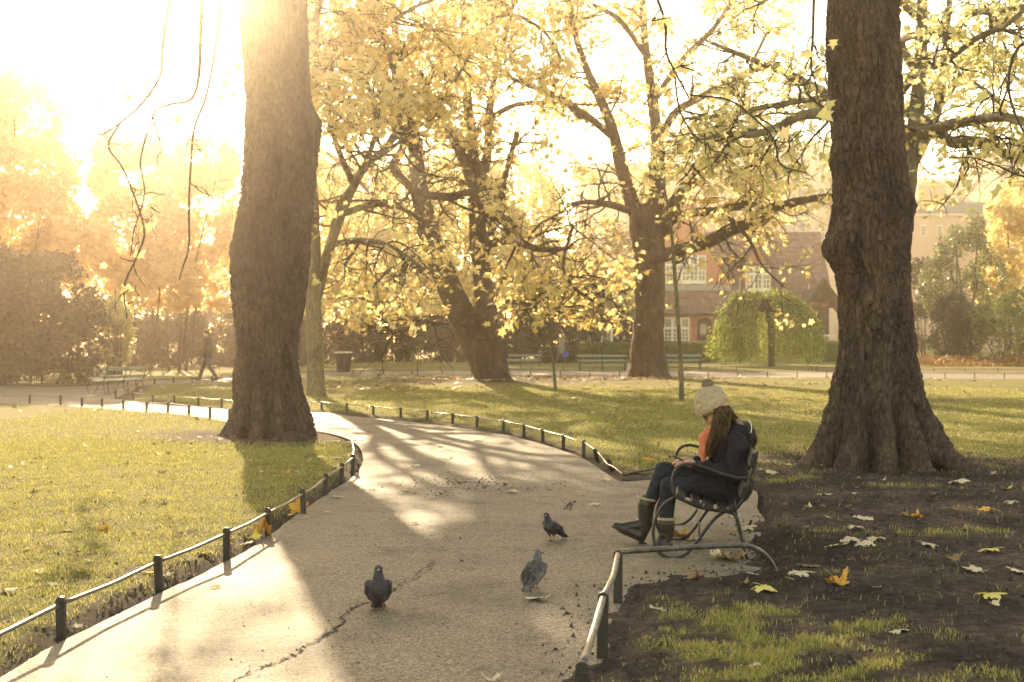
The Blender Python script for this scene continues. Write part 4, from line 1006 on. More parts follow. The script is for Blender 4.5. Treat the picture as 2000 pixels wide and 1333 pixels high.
# arched door
D = [(1361,gy0+2)]+[(1375.5-14.5*math.cos(a), 631-10*math.sin(a)) for a in np.linspace(0, math.pi, 9)]+[(1390,gy0+2)]
hprism('door', D, -.1, -.05, M['timber'])
d_ = MB()
for i in range(4): d_.box(hx(1363+i*6.6), hx(1363+i*6.6+5.8), HYD-.14, HYD-.102, hz_(gy0), hz_(632))
d_.build('door_board', M['timber'], lodge, world=True)
MB().box(hx(1367), hx(1379), HYD-.16, HYD-.142, hz_(655), hz_(634)).build('door_pane', M['glass'], lodge, world=True)
D2 = [(1356,gy0+2)]+[(1375.5-19*math.cos(a), 630-14*math.sin(a)) for a in np.linspace(0, math.pi, 9)]+[(1395,gy0+2)]
ring = MB(); 
for i in range(len(D2)-1):
    ring.prism([Vector((hx(D2[i][0]),HYD-.1,hz_(D2[i][1]))), Vector((hx(D2[i+1][0]),HYD-.1,hz_(D2[i+1][1]))), Vector((hx(D[i+1][0]),HYD-.1,hz_(D[i+1][1]))), Vector((hx(D[i][0]),HYD-.1,hz_(D[i][1])))], (0, .03, 0))
ring.build('door_surround', M['brick'], lodge, world=True)
# timbered porch on the right
hbox('porch_wall', 1582, 1618, 600, gy0, -.2, .6, M['timber'])
hbox('porch_post', 1571, 1578, 621, gy0, -1.2, -.95, M['white'])
hbox('porch_panel', 1563, 1583, 606, 620, -1.25, -.9, M['brick'])
tile_roof('roof', [(hx(1560),HYD-1.4,hz_(607)),(hx(1560),HYD+2.5,hz_(607)),(hx(1600),HYD+2.5,hz_(545)),(hx(1600),HYD-1.4,hz_(545))], M['tiles'], 8)
tile_roof('roof', [(hx(1650),HYD-1.4,hz_(612)),(hx(1650),HYD+2.5,hz_(612)),(hx(1600),HYD+2.5,hz_(545)),(hx(1600),HYD-1.4,hz_(545))], M['tiles'], 8)
p = [Vector((hx(1557),HYD-1.5,hz_(612))), Vector((hx(1600),HYD-1.5,hz_(543))), Vector((hx(1600),HYD-1.5,hz_(553))), Vector((hx(1565),HYD-1.5,hz_(612)))]
MB().prism(p, (0, .12, 0)).build('bargeboard', M['timber'], lodge, world=True)
rl = MB().box(hx(1575), hx(1625), HYD-1.1, HYD-1.0, hz_(658), hz_(654))
for i in range(9): rl.box(hx(1577+i*5.5), hx(1578.6+i*5.5), HYD-1.07, HYD-1.03, hz_(gy0), hz_(658))
rl.build('porch_railing', M['white'], lodge, world=True)
hbox('drainpipe', 1444.5, 1447.5, 540, gy0, .2, .38, M['lead'])
hbox('chimney', 1345, 1372, 380, 440, 3, 4.4, M['brick'])

def far_building(name, label, Y, x0, x1, ytop, depth, m, bays, storeys, parapet=True, y_first=None, pil=True):
    s = Y/F; root = empty(name, Vector((hx((x0+x1)/2, Y), Y+depth/2, 0)), label, "building", "buildings beyond the park")
    X0, X1, Z1 = hx(x0, Y), hx(x1, Y), hz_(ytop, Y)
    MB().box(X0, X1, Y, Y+depth, -.1, Z1).build('wall', m, root, world=True)
    if parapet: MB().box(X0-.3, X1+.3, Y-.35, Y+depth+.3, Z1+.002, Z1+.7).build('cornice', M['stone_far'], root, world=True)
    w = (X1-X0)/bays; h = Z1/storeys
    if pil:
        for i in range(bays+1):
            xx = X0+w*i; MB().box(max(xx-.35, X0+.01), min(xx+.35, X1-.01), Y-.25, Y+.1, 0, Z1-.01).build('pilaster', M['stone_far'], root, world=True)
    for i in range(bays):
        for j in range(storeys):
            xa = X0+w*(i+.3); xb = X0+w*(i+.7); za = h*(j+.22); zb = h*(j+.78)
            f = MB(); t = .14
            f.box(xa, xb, Y-.1, Y+.05, za, za+t); f.box(xa, xb, Y-.1, Y+.05, zb-t, zb); f.box(xa, xa+t, Y-.098, Y+.048, za+t, zb-t); f.box(xb-t, xb, Y-.098, Y+.048, za+t, zb-t); f.box(xa+t, xb-t, Y-.09, Y+.04, (za+zb)/2-.05, (za+zb)/2+.05)
            fo = f.build('window', M['stone_far'], root, world=True)
            MB().box(xa+t, xb-t, Y-.03, Y-.01, za+t, zb-t).build('pane', M['glass'], fo)
    return root
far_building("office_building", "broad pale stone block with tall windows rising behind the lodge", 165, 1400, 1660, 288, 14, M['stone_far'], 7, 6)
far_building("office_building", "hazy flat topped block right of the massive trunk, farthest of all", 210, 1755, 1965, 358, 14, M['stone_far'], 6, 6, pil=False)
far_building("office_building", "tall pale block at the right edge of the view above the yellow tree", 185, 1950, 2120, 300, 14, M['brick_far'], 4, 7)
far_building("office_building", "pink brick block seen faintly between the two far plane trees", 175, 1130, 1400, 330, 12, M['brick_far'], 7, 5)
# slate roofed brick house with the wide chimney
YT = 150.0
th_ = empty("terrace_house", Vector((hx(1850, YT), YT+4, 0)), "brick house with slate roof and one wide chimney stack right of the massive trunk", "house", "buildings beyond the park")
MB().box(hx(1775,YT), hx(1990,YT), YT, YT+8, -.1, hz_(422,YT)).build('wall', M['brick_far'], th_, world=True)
MB().box(hx(1770,YT), hx(1995,YT), YT-.3, YT+8.3, hz_(422,YT)+.002, hz_(418,YT)).build('eaves', M['stone_far'], th_, world=True)
rf = MB().prism([Vector((hx(1772,YT),YT-.2,hz_(417,YT))), Vector((hx(1772,YT),YT+8.2,hz_(417,YT))), Vector((hx(1815,YT)+1,YT+4,hz_(388,YT)))], (hx(1995,YT)-hx(1772,YT), 0, 0))
P0 = [(hx(1772,YT),YT-.2,hz_(417.5,YT)),(hx(1995,YT),YT-.2,hz_(417.5,YT)),(hx(1980,YT),YT+4,hz_(388,YT)),(hx(1860,YT),YT+4,hz_(388,YT)),(hx(1772,YT),YT+8.2,hz_(417.5,YT)),(hx(1995,YT),YT+8.2,hz_(417.5,YT))]
rr_ = MB().add(P0, [(0,1,2,3),(4,5,2,3),(0,3,4),(1,2,5)]).build('roof', M['slate'], th_, world=True)
MB().box(hx(1810,YT), hx(1853,YT), YT+1.2, YT+2.8, hz_(418,YT), hz_(360,YT)).build('chimney', M['brick_far'], th_, world=True)
MB().box(hx(1808,YT), hx(1855,YT), YT+1.1, YT+2.9, hz_(360,YT)+.002, hz_(357,YT)).build('chimney_cap', M['stone_far'], th_, world=True)
for i in range(6):
    x = hx(1815+i*6.5, YT); MB().tube([(x,YT+2,hz_(357,YT)),(x,YT+2,hz_(351.5,YT))], [.16,.13], 8).build('chimney_pot', M['brick_far'], th_, world=True)
for x in (1798, 1830, 1890, 1925, 1960):
    f = MB().box(hx(x,YT), hx(x+11,YT), YT-.08, YT+.05, hz_(462,YT), hz_(440,YT)).build('window', M['white'], th_, world=True)
    MB().box(hx(x+1.5,YT), hx(x+9.5,YT), YT-.11, YT-.085, hz_(460,YT), hz_(442,YT)).build('pane', M['glass'], f)
# ------------------------------------------------------------------ low hoop fences
POST_CACHE = {}
def post_mesh(h, w=.042, t=.03):
    key = (round(h, 3), w, t)
    if key in POST_CACHE: return POST_CACHE[key]
    prof = [(-w/2, -.08), (w/2, -.08), (w/2, h-w*.42)]+[(w/2*math.cos(a), h-w*.42+w*.42*math.sin(a)) for a in np.linspace(.35, math.pi-.35, 5)]+[(-w/2, h-w*.42)]
    mb = MB().prism([(x, -t/2, z) for x, z in prof], (0, t, 0))
    o = mb.build('post', M['iron'], bevel=.003); me = o.data; bpy.data.objects.remove(o); POST_CACHE[key] = me
    return me
def fence(label, posts, h, rail_r=.011, rise=.78, seed=0, tails=(), lean={}, group="low hoop fences along the paths", skip=(), w=.042):
    """posts: ground points (x, y); every post and every length of rail is a part"""
    r = random.Random(seed)
    root = empty("hoop_fence", Vector((posts[0][0], posts[0][1], 0)), label, "fence", group)
    tops = []
    for i, (x, y) in enumerate(posts):
        a = posts[max(0, i-1)]; b = posts[min(len(posts)-1, i+1)]; ang = math.atan2(b[1]-a[1], b[0]-a[0])
        hh = h*(1+.08*(r.random()-.5))
        o = link('post', post_mesh(round(hh, 2), w), None, root, Vector((x, y, 0))-root.location)
        lx, ly = lean.get(i, ((r.random()-.5)*.10, (r.random()-.5)*.10))
        o.rotation_euler = (lx, ly, ang+math.pi/2+(r.random()-.5)*.15)
        rot = o.rotation_euler.to_matrix(); tops.append(Vector((x, y, 0))+rot @ Vector((0, 0, hh*rise)))
    for i in range(len(tops)-1):
        if i in skip: continue
        a, b = tops[i], tops[i+1]; m = (a+b)/2+Vector(((r.random()-.5)*.02, (r.random()-.5)*.02, -.012*r.random()*(b-a).length))
        S = spline([a, a.lerp(m, .5), m, m.lerp(b, .5), b], 9)
        MB().tube(S, rail_r, 8, flat=.75).build('rail', M['rail'], root, True, world=True)
    for t in tails:
        MB().tube(spline(t, 8*len(t)), rail_r, 8).build('rail', M['rail'], root, True, world=True)
    return root, tops
g2 = lambda L: [tuple(G(x, y))[:2] for x, y in L]
near_left = [(-2.40, 5.35)]+g2([(120,1247),(311,1152),(443,1093),(524,1046),(593,1003),(635,967),(667,944),(689,924)])
fence("low black hoop fence edging the near left lawn along the path", near_left, .215, .0135, .80, 1, tails=[[(*g2([(689,924)])[0], .17), (*g2([(691,905)])[0], .16), (*g2([(688,893)])[0], .19)]], w=.046)
fence("thin low fence along the far side of the near left lawn", g2([(-180,788),(-90,788.5),(-15,789),(58,789),(118,791),(160,794),(199,797),(241,800),(286,804),(328,806),(369,811),(410,817),(448,820),(500,826)])[:], .21, .007, .86, 2, w=.05)
mid = g2([(226,778),(260,782),(298,787),(340,789),(387,794),(433,798),(490,801),(560,803),(628,803),(678,808),(729,813),(783,818),(834,824),(883.6,830),(931,837),(983,845),(1023,854),(1060,864),(1100,877),(1140,892)])
f3, t3 = fence("long low hoop fence sweeping round the middle lawn beside the path", mid, .205, .010, .88, 3, w=.046)
# the bent, half fallen end of that fence
pL = g2([(1167,903),(1197,920)]); e0 = G(1140, 892)
for (x, y), (lx, ly) in zip(pL, ((.3, -.5), (.35, -.75))):
    o = link('post', post_mesh(.2, .046), None, f3, Vector((x, y, 0))-f3.location); o.rotation_euler = (lx, ly, .6)
c = [t3[-1]]+[Vector((*p, z)) for p, z in zip(g2([(1167,905),(1185,921),(1200,927),(1217,934)]), (.13, .09, .075, .03))]
MB().tube(spline(c, 24), .011, 8).build('rail', M['rail'], f3, True, world=True)
c = [Vector((*g2([(1217,934)])[0], .03)), Vector((*g2([(1250,930)])[0], .05)), Vector((*g2([(1300,922)])[0], .05)), Vector((*g2([(1350,918)])[0], .0))]
MB().tube(spline(c, 20), .012, 8).build('rail', M['iron'], f3, True, world=True)
fence("short low fence piece beside the old left bench", g2([(226,778.5),(250,772),(268,766)]), .2, .016, .85, 4, w=.06)
fence("low fence along the back edge of the left middle lawn", g2([(265,754),(302,751.5),(339,749.5),(376,748),(415,746),(470,743.5),(530,740)]), .2, .007, .88, 5, w=.06)
fence("low fence along the near edge of the far path", g2([(632+57.8*i, 733.2+i*.0+max(0, (i-6))*.42) for i in range(26)]), .21, .007, .86, 6, w=.06)
fence("low fence behind the far path in front of the left and middle far benches", g2([(560+60*i, 726.5-.35*min(i, 6)) for i in range(15)]), .21, .007, .86, 7, w=.06, skip=(7,))
fence("low fence in front of the weeping tree", g2([(1381,723.5),(1410,723.8),(1438,724)]), .2, .010, .88, 8, w=.06)
fence("low fence behind the far path at the right edge", g2([(1586,724.5),(1594,726.5),(1660,727),(1718,727.3),(1770,727.5),(1824,727.8),(1885,728),(1949,728.5),(2012,729),(2075,729.5)]), .21, .007, .86, 9, w=.06)
fence("far low fence across the back lawn on the left", g2([(120,727),(170,726),(220,726),(275,725),(324,725),(375,724),(428,723)]), .21, .007, .86, 12, w=.06)
# near right fence with the curved hoop end
p1, p2 = G(1207, 1178), G(1176, 1285)
hoop = [(p1.x, p1.y, .288), (G(1225,1080,.29).x, p1.y+.1, .292)]
hp = [(1225,1077,7.62),(1290,1073,7.8),(1360,1069,8.0),(1435,1065.5,8.2),(1465,1068,8.27),(1488,1079,8.33),(1504,1096,8.36),(1513,1112,8.39),(1517,1130,8.4)]
hoop = [Vector((p1.x, p1.y, .285))]+[at(*q) for q in hp]
f9, t9 = fence("low black fence at the lower right ending in a curved hoop beside the bench", [(p1.x, p1.y), (p2.x, p2.y), (.26, 4.95)], .30, .0165, .93, 10, lean={0: (0, 0), 1: (.0, .02), 2: (0, 0)}, w=.05)
MB().tube(spline(hoop, 60), .0165, 10).build('hoop_rail', M['rail'], f9, True, world=True)

# ------------------------------------------------------------------ benches
YN = 9.12
def bp(px, py): return ((px-1318)/(F/YN), EYE-(py-HY)/(F/YN))
BACK = [bp(*q) for q in [(1477,880),(1471,905),(1463,930),(1456,955),(1448,975),(1437,990),(1420,997),(1395,995),(1365,989),(1340,979),(1317,968)]]
ARM = [bp(*q) for q in [(1463,931),(1440,931),(1412,925),(1380,914),(1352,906),(1333,908),(1321,917),(1315,932),(1314,950),(1317,968)]]
FRONT = [bp(*q) for q in [(1318,972),(1300,983),(1285,1003),(1277,1032),(1279,1060),(1289,1080),(1307,1089),(1328,1088),(1346,1076),(1362,1056),(1380,1030),(1398,1009),(1417,996)]]
REAR = [bp(*q) for q in [(1418,997),(1433,1003),(1441,1018),(1447,1048),(1453,1074),(1460,1089),(1470,1092),(1480,1087),(1486,1074)]]
SEATS = [(1327,971,1), (1356,983,1), (1383,990,1), (1409,993,1), (1430,989,.8)]
def make_bench(label, group, loc, rz, length, nframes, slat_mat, frame_mat, tube_r=.0115):
    """local axes: front towards -x, length along +y"""
    root = empty("park_bench", loc, label, "bench", group, rz)
    for k in range(nframes):
        y = .12+(length-.24)*k/(nframes-1)
        mb = MB()
        for C in (BACK, FRONT, REAR):
            mb.tube([(x, y, z) for x, z in spline(C, 3*len(C))], tube_r, 8)
        mb.build('end_frame', frame_mat, root, True)
        if k in (0, nframes-1):
            MB().tube([(x, y, z) for x, z in spline(ARM, 30)], tube_r, 8).build('armrest', frame_mat, root, True)
    y0, y1 = .12, length-.12
    a = bp(1455, 1062); b_ = bp(1366, 1050)
    MB().tube([(a[0]-.01, y0, a[1]), (a[0]-.01, y1, a[1])], .007, 6).build('stretcher', frame_mat, root, True)
    MB().tube([(b_[0], y0, b_[1]), (b_[0], y1, b_[1])], .007, 6).build('stretcher', frame_mat, root, True)
    def slat(cx, cz, w, t, ang):
        o = MB().box(-w/2, w/2, 0, length, -t/2, t/2).build('slat', slat_mat, root, bevel=.006)
        o.location = (cx, 0, cz); o.rotation_euler = (0, -ang, 0)
    C = spline(BACK, 200)
    for px, py, s in SEATS:
        x, z = bp(px, py); i = int(np.argmin(np.hypot(C[:, 0]-x, C[:, 1]-z))); d = C[max(i-3, 0)]-C[min(i+3, 199)]
        ang = math.atan2(d[1], d[0]); n = np.array((-d[1], d[0])); n /= np.linalg.norm(n); n = n if n[1] > 0 else -n
        slat(C[i][0]+n[0]*.022, C[i][1]+n[1]*.022, .066*s, .030, ang)
    for px, py, w in ((1452,958,.085), (1473,896,.10)):
        x, z = bp(px, py); i = int(np.argmin(np.hypot(C[:, 0]-x, C[:, 1]-z))); d = C[max(i-3, 0)]-C[min(i+3, 199)]
        ang = math.atan2(d[1], d[0]); n = np.array((-abs(d[1]), d[0])); n /= np.linalg.norm(n); n = n if n[0] < 0 else -n
        slat(C[i][0]+n[0]*.024, C[i][1]+n[1]*.024, w, .030, ang)
    return root
bench_near = make_bench("dark iron framed slatted bench the woman sits on", "slatted park benches", Vector(((1318-CX)*YN/F-.02, YN-.14, 0)), -math.atan2(.22, 1.63), 1.86, 3, M['slat_dark'], M['iron'])
BG_ = "slatted park benches"
def far_bench(label, xl, xr, ybase):
    a, b = G(xl, ybase), G(xr, ybase); L = (b-a).length
    # front faces the camera: local -x -> world -y, local +y -> world -x
    return make_bench(label, BG_, Vector((b.x, b.y-.05, 0)), math.pi/2+math.atan2(b.y-a.y, b.x-a.x), L, 3, M['slat_green'], M['iron'], .016)
far_bench("pale green slatted bench just right of the leaning tree's foot", 976, 1058, 723)
far_bench("pale green slatted bench in front of the rounded hedge end", 1128, 1226, 724.5)
far_bench("pale green slatted bench right of the upright plane trunk", 1290, 1373, 723.5)
lb = G(200, 768)
make_bench("weathered pale bench on the gravel by the left railings", BG_, Vector((lb.x-.1, lb.y-.9, 0)), R(-28), 1.7, 3, M['slat_green'], M['iron'], .014)

# ------------------------------------------------------------------ railings, bin, signs
def railing():
    a, b = G(-60, 755), G(208, 751.5); a = Vector((a.x, a.y+.25, 0)); b = Vector((b.x, b.y+.25, 0))
    root = empty("iron_railing", a, "dark upright bar railing in front of the purple shrubbery", "railing")
    n = 62; bar = None
    d = (b-a); ang = math.atan2(d.y, d.x)
    for i in range(n):
        p = a+d*(i/(n-1))
        if bar is None:
            o = MB().tube([(0, 0, -.02), (0, 0, .86), (0, 0, .93)], [.011, .011, .002], 5).build('bar', M['iron'], root); bar = o.data
        else: o = link('bar', bar, None, root)
        o.location = p-a
    for z in (.15, .80):
        MB().tube([a+Vector((0, 0, z)), b+Vector((0, 0, z))], .014, 4).build('cross_rail', M['iron'], root, world=True)
railing()
def litter_bin():
    g = G(671, 727.5); root = empty("litter_bin", g, "dark round litter bin with a flared rim on the far path's edge", "bin")
    prof = [(.20, 0), (.23, .06), (.26, .66), (.27, .70)]
    def lathe(pr, name, m):
        V = []; Fc = []; n = 20
        for r_, z in pr: V += [(r_*math.cos(2*math.pi*i/n), r_*math.sin(2*math.pi*i/n), z) for i in range(n)]
        for k in range(len(pr)-1): Fc += [(k*n+i, k*n+(i+1) % n, (k+1)*n+(i+1) % n, (k+1)*n+i) for i in range(n)]
        me = bpy.data.meshes.new(name); me.from_pydata(V, [], Fc); return link(name, me, m, root, smooth=True)
    s = 1.2
    lathe([(r*s, z*s) for r, z in prof], 'drum', M['timber'])
    for i in range(20):
        a = 2*math.pi*i/20; o = MB().tube([(.238*s*math.cos(a), .238*s*math.sin(a), .05), (.275*s*math.cos(a), .275*s*math.sin(a), .68*s)], .016, 5).build('slat', M['timber'], root)
    lathe([(.26*s, .70*s), (.34*s, .70*s), (.345*s, .74*s), (.30*s, .75*s), (.16*s, .76*s), (.15*s, .70*s)], 'rim', M['stone_far'])
litter_bin()
def board(label, x0, x1, y0, y1, Y, frame_m, face_m, lines, legs=True):
    X0, X1, Z0, Z1 = hx(x0, Y), hx(x1, Y), hz_(y1, Y), hz_(y0, Y)
    root = empty("notice_board", Vector(((X0+X1)/2, Y, 0)), label, "sign", "notice boards behind the hedge")
    fr = MB().prism([Vector((x, Y, z)) for x, z in [(X0, 0), (X1, 0), (X1, Z1-.1), (X1-.1, Z1), (X0+.1, Z1), (X0, Z1-.1)]], (0, .12, 0)).build('frame', frame_m, root, world=True)
    MB().box(X0+.13, X1-.13, Y-.03, Y-.005, Z0, Z1-.18).build('panel', face_m, root, world=True)
    if lines:
        mb = MB(); rr = random.Random(4)
        w = X1-X0-.4; h = Z1-Z0-.4; cx_, cz = (X0+X1)/2, (Z0+Z1)/2-.05
        mb.tube([(cx_+w*.36*math.cos(t)*(1+.15*math.sin(3*t)), Y-.035, cz+h*.38*math.sin(t)) for t in np.linspace(0, 6.28, 25)], .03, 4, False)
        mb.tube([(cx_-w*.3, Y-.035, cz+h*.2), (cx_-w*.05, Y-.035, cz), (cx_+w*.1, Y-.035, cz-h*.1), (cx_+w*.3, Y-.035, cz-h*.2)], .03, 4, False)
        mb.tube([(cx_+w*.2, Y-.035, cz+h*.3), (cx_, Y-.035, cz+h*.05), (cx_-w*.1, Y-.035, cz-h*.3)], .03, 4, False)
        mb.build('map_drawing', M['lead'], root, world=True)
board("dark notice board with a white sheet behind the rounded hedge", 1143, 1159, 645, 672, 86, M['timber'], M['white'], False)
board("white framed park map board behind the clipped hedge", 1174, 1197, 640, 672, 86, M['white'], M['lead'], True)
# ------------------------------------------------------------------ people and pigeons
def capsule(bm, a, b, ra, rb, seg=12, rings=5):
    a, b = Vector(a), Vector(b); d = b-a; L = d.length
    if L < 1e-6: d = Vector((0, 0, 1))
    q = d.to_track_quat('Z', 'Y'); prev = None; vs_ = []
    prof = [(ra*math.cos(t), -ra*math.sin(t)) for t in np.linspace(math.pi/2, 0, rings)]+[(rb*math.cos(t), L+rb*math.sin(t)) for t in np.linspace(0, math.pi/2, rings)]
    for r_, z in prof:
        if r_ < 1e-5: vs_.append([bm.verts.new(a+q @ Vector((0, 0, z)))])
        else: vs_.append([bm.verts.new(a+q @ Vector((r_*math.cos(2*math.pi*i/seg), r_*math.sin(2*math.pi*i/seg), z))) for i in range(seg)])
    for k in range(len(vs_)-1):
        A, B = vs_[k], vs_[k+1]
        for i in range(seg):
            j = (i+1) % seg
            if len(A) == 1: bm.faces.new((A[0], B[j], B[i]))
            elif len(B) == 1: bm.faces.new((A[i], A[j], B[0]))
            else: bm.faces.new((A[i], A[j], B[j], B[i]))
def ellipsoid(bm, c, r, rot=None):
    g = bmesh.ops.create_icosphere(bm, subdivisions=3, radius=1)['verts']
    for v in g:
        p = Vector((v.co.x*r[0], v.co.y*r[1], v.co.z*r[2]))
        if rot is not None: p = rot @ p
        v.co = p+Vector(c)
def fused(name, prims, voxel, m, parent, smooth_it=6, jitter=0, jscale=20, sub=0):
    """closed pieces grown together into one continuous skin"""
    bm = bmesh.new()
    for p in prims:
        if p[0] == 'c': capsule(bm, *p[1:])
        else: ellipsoid(bm, *p[1:])
    me = bpy.data.meshes.new(name); bm.to_mesh(me); bm.free()
    o = bpy.data.objects.new(name, me); COL.objects.link(o)
    md = o.modifiers.new('r', 'REMESH'); md.mode = 'VOXEL'; md.voxel_size = voxel
    if smooth_it:
        ms = o.modifiers.new('s', 'SMOOTH'); ms.iterations = smooth_it; ms.factor = .5
    dg = bpy.context.evaluated_depsgraph_get()
    me2 = bpy.data.meshes.new_from_object(o.evaluated_get(dg))
    bpy.data.objects.remove(o); bpy.data.meshes.remove(me); me2.name = name
    if jitter:
        n = len(me2.vertices); co = np.zeros(n*3); me2.vertices.foreach_get("co", co); co = co.reshape(-1, 3)
        no = np.zeros(n*3); me2.vertices.foreach_get("normal", no); no = no.reshape(-1, 3)
        co = co+no*(jitter*(fbm(co[:, 0]*jscale, co[:, 1]*jscale, co[:, 2]*jscale*.6, 3)-.45))[:, None]
        me2.vertices.foreach_set("co", co.ravel())
    me2.materials.clear()
    o2 = wlink(name, me2, m, parent, smooth=True)
    return o2

# ---- the reading woman; WP(px, py, dy): photo position in the plane of her body, dy sideways (minus = towards the camera)
YW = 9.62
def WP(px, py, dy=0): return Vector(((px-CX)*YW/F, YW+dy, EYE-(py-HY)*YW/F))
woman = empty("person", Vector((WP(1425, 960).x, YW, 0)), "young woman in a bobble hat and dark coat reading her phone on the near bench", "person")
def hand(wrist, palm, fdir, up, side, s=1.0, curl=.7):
    """palm with four unequal bent fingers and an opposed thumb, as capsules"""
    f, u, w = Vector(fdir).normalized(), Vector(up).normalized(), Vector(side).normalized()
    P = [('c', wrist, palm, .024*s, .028*s, 10, 4)]
    for k in (-1, 0, 1): P.append(('c', palm-f*.03*s+w*.02*s*k, palm+f*.032*s+w*.022*s*k, .014*s, .013*s, 8, 3))
    for k, (off, L) in enumerate(((-.030, .068), (-.010, .078), (.011, .073), (.030, .056))):
        b = palm+f*.036*s+w*off*s; d = f.copy(); r_ = .0085*s
        for j, fr in enumerate((.45, .32, .23)):
            d = (d-u*curl*(.55+.25*j)).normalized(); e = b+d*L*fr*s
            P.append(('c', b, e, r_, r_*.92, 7, 3)); b = e; r_ *= .92
    tb = palm-f*.012*s-w*.030*s; t1 = tb+(f*.7-w*.55+u*.1).normalized()*.036*s; t2 = t1+(f*.95+u*.15).normalized()*.028*s
    P += [('c', tb, t1, .012*s, .010*s, 8, 3), ('c', t1, t2, .010*s, .0085*s, 8, 3)]
    return P
hx_, hz0 = 1398, 803
hc = WP(hx_, hz0)
pt = R(33); fd = Vector((-math.cos(pt), 0, -math.sin(pt))); ud = Vector((-math.sin(pt), 0, math.cos(pt))); sd = Vector((0, 1, 0))
hrot = Matrix((fd, sd, ud)).transposed()       # local x = face direction
def HD(f, s, u): return hc+fd*f+sd*s+ud*u
head = [('e', hc+ud*.02, (.098, .076, .108), hrot), ('e', HD(.028, 0, -.055), (.066, .056, .075), hrot), ('c', HD(.05, 0, -.115), HD(.062, 0, -.108), .024, .022),
    ('c', HD(.092, 0, .005), HD(.112, 0, -.028), .010, .013), ('e', HD(.112, 0, -.03), (.013, .015, .011), hrot), ('e', HD(.088, 0, -.068), (.014, .024, .007), hrot), ('e', HD(.085, 0, -.08), (.014, .021, .008), hrot),
    ('e', HD(.07, .034, -.028), (.026, .026, .026), hrot), ('e', HD(.07, -.034, -.028), (.026, .026, .026), hrot), ('c', HD(.085, -.035, .02), HD(.085, .035, .02), .014, .014),
    ('e', HD(-.005, -.076, -.02), (.022, .010, .033), hrot), ('e', HD(-.005, .076, -.02), (.022, .010, .033), hrot)]
neck = [('c', HD(-.03, 0, -.07), WP(1415, 848), .052, .06)]
torso = [('e', WP(1428, 888), (.11, .15, .17)), ('e', WP(1430, 950), (.12, .165, .10)), ('c', WP(1425, 860, -.13), WP(1420, 860, .13), .05, .05)]
legs_b = [('c', WP(1425, 950, .085), WP(1296, 918, .09), .075, .05), ('c', WP(1296, 918, .09), WP(1262, 1022, .10), .046, .034), ('c', WP(1425, 955, -.09), WP(1303, 944, -.07), .075, .05), ('c', WP(1303, 944, -.07), WP(1299, 1050, -.07), .046, .034)]
wrN, wrF = WP(1356, 906, -.115), WP(1356, 903, .05)
arms_b = [('c', WP(1430, 862, -.17), WP(1432, 926, -.215), .043, .036), ('c', WP(1432, 926, -.215), wrN, .036, .024), ('c', WP(1420, 862, .17), WP(1408, 926, .2), .043, .036), ('c', WP(1408, 926, .2), wrF, .036, .024)]
hN = hand(wrN, WP(1343, 902, -.085), (-.95, .2, .12), (.1, .1, 1), (.15, .95, 0), 1.0, .55)
hF2 = hand(wrF, WP(1340, 899, .015), (-.95, -.3, .1), (.1, -.1, 1), (.15, -.95, 0), 1.0, .55)
fused('body', head+neck+torso+legs_b+arms_b+hN+hF2, .0055, M['skin'], woman, 3)
# sunglasses-dark band at the eyes: glasses with arm
gl = MB()
for s in (-1, 1):
    gl.prism([HD(.098, s*.012, -.012), HD(.094, s*.062, -.012), HD(.092, s*.060, .022), HD(.097, s*.012, .022)], fd*.006)
    gl.tube([HD(.094, s*.062, .014), HD(.05, s*.079, .012), HD(.0, s*.084, .0)], .0035, 6)
gl.tube([HD(.103, -.013, .01), HD(.105, .013, .01)], .003, 6)
gl.build('glasses', M['black'], woman, world=True)
# coat
coat = [('e', WP(1427, 884), (.168, .22, .205)), ('e', WP(1416, 935), (.15, .2, .13)), ('e', WP(1430, 948), (.155, .215, .145)), ('e', WP(1412, 872), (.12, .15, .12)), ('c', WP(1430, 860, -.155), WP(1422, 858, .155), .075, .075), ('c', WP(1440, 848, -.1), WP(1438, 848, .1), .095, .095),
    ('c', WP(1425, 960, -.105), WP(1352, 948, -.09), .105, .088), ('c', WP(1425, 955, .1), WP(1350, 938, .09), .105, .085),
    ('c', WP(1420, 862, .18), WP(1408, 924, .21), .068, .058), ('c', WP(1408, 924, .21), WP(1362, 904, .06), .055, .042)]
fused('sleeve', [('c', WP(1430, 860, -.185), WP(1430, 922, -.25), .078, .068), ('c', WP(1430, 922, -.25), WP(1364, 908, -.13), .064, .044), ('c', WP(1366, 908.5, -.132), WP(1359, 907, -.122), .045, .043),('c', WP(1414, 917, -.225), WP(1404, 914, -.21), .062, .060)], .008, M['cloth_navy'], woman, 2, .026, 18)
fused('coat', coat, .010, M['cloth_navy'], woman, 4, .034, 13)
hood = [('e', WP(1449, 849), (.098, .17, .10)), ('c', WP(1440, 832, -.1), WP(1462, 858, -.05), .045, .06), ('c', WP(1440, 832, .1), WP(1462, 858, .05), .045, .06), ('e', WP(1460, 866), (.055, .12, .06))]
fused('hood', hood, .010, M['cloth_navy'], woman, 3, .02, 14)
M['lining'] = noisy("mauve_lining", [(.16, .11, .11), (.22, .15, .14)], 20, .9)
fused('hood_lining', [('c', WP(1436, 820, -.135), WP(1449, 842, -.148), .022, .02)], .008, M['lining'], woman, 2)
MB().tube(spline([WP(1457, 818, -.12), WP(1461, 832, -.145), WP(1456, 846, -.165), WP(1444, 850, -.175), WP(1436, 845, -.175)], 24), .0032, 6).build('hood_cord', M['white'], woman, True, world=True)
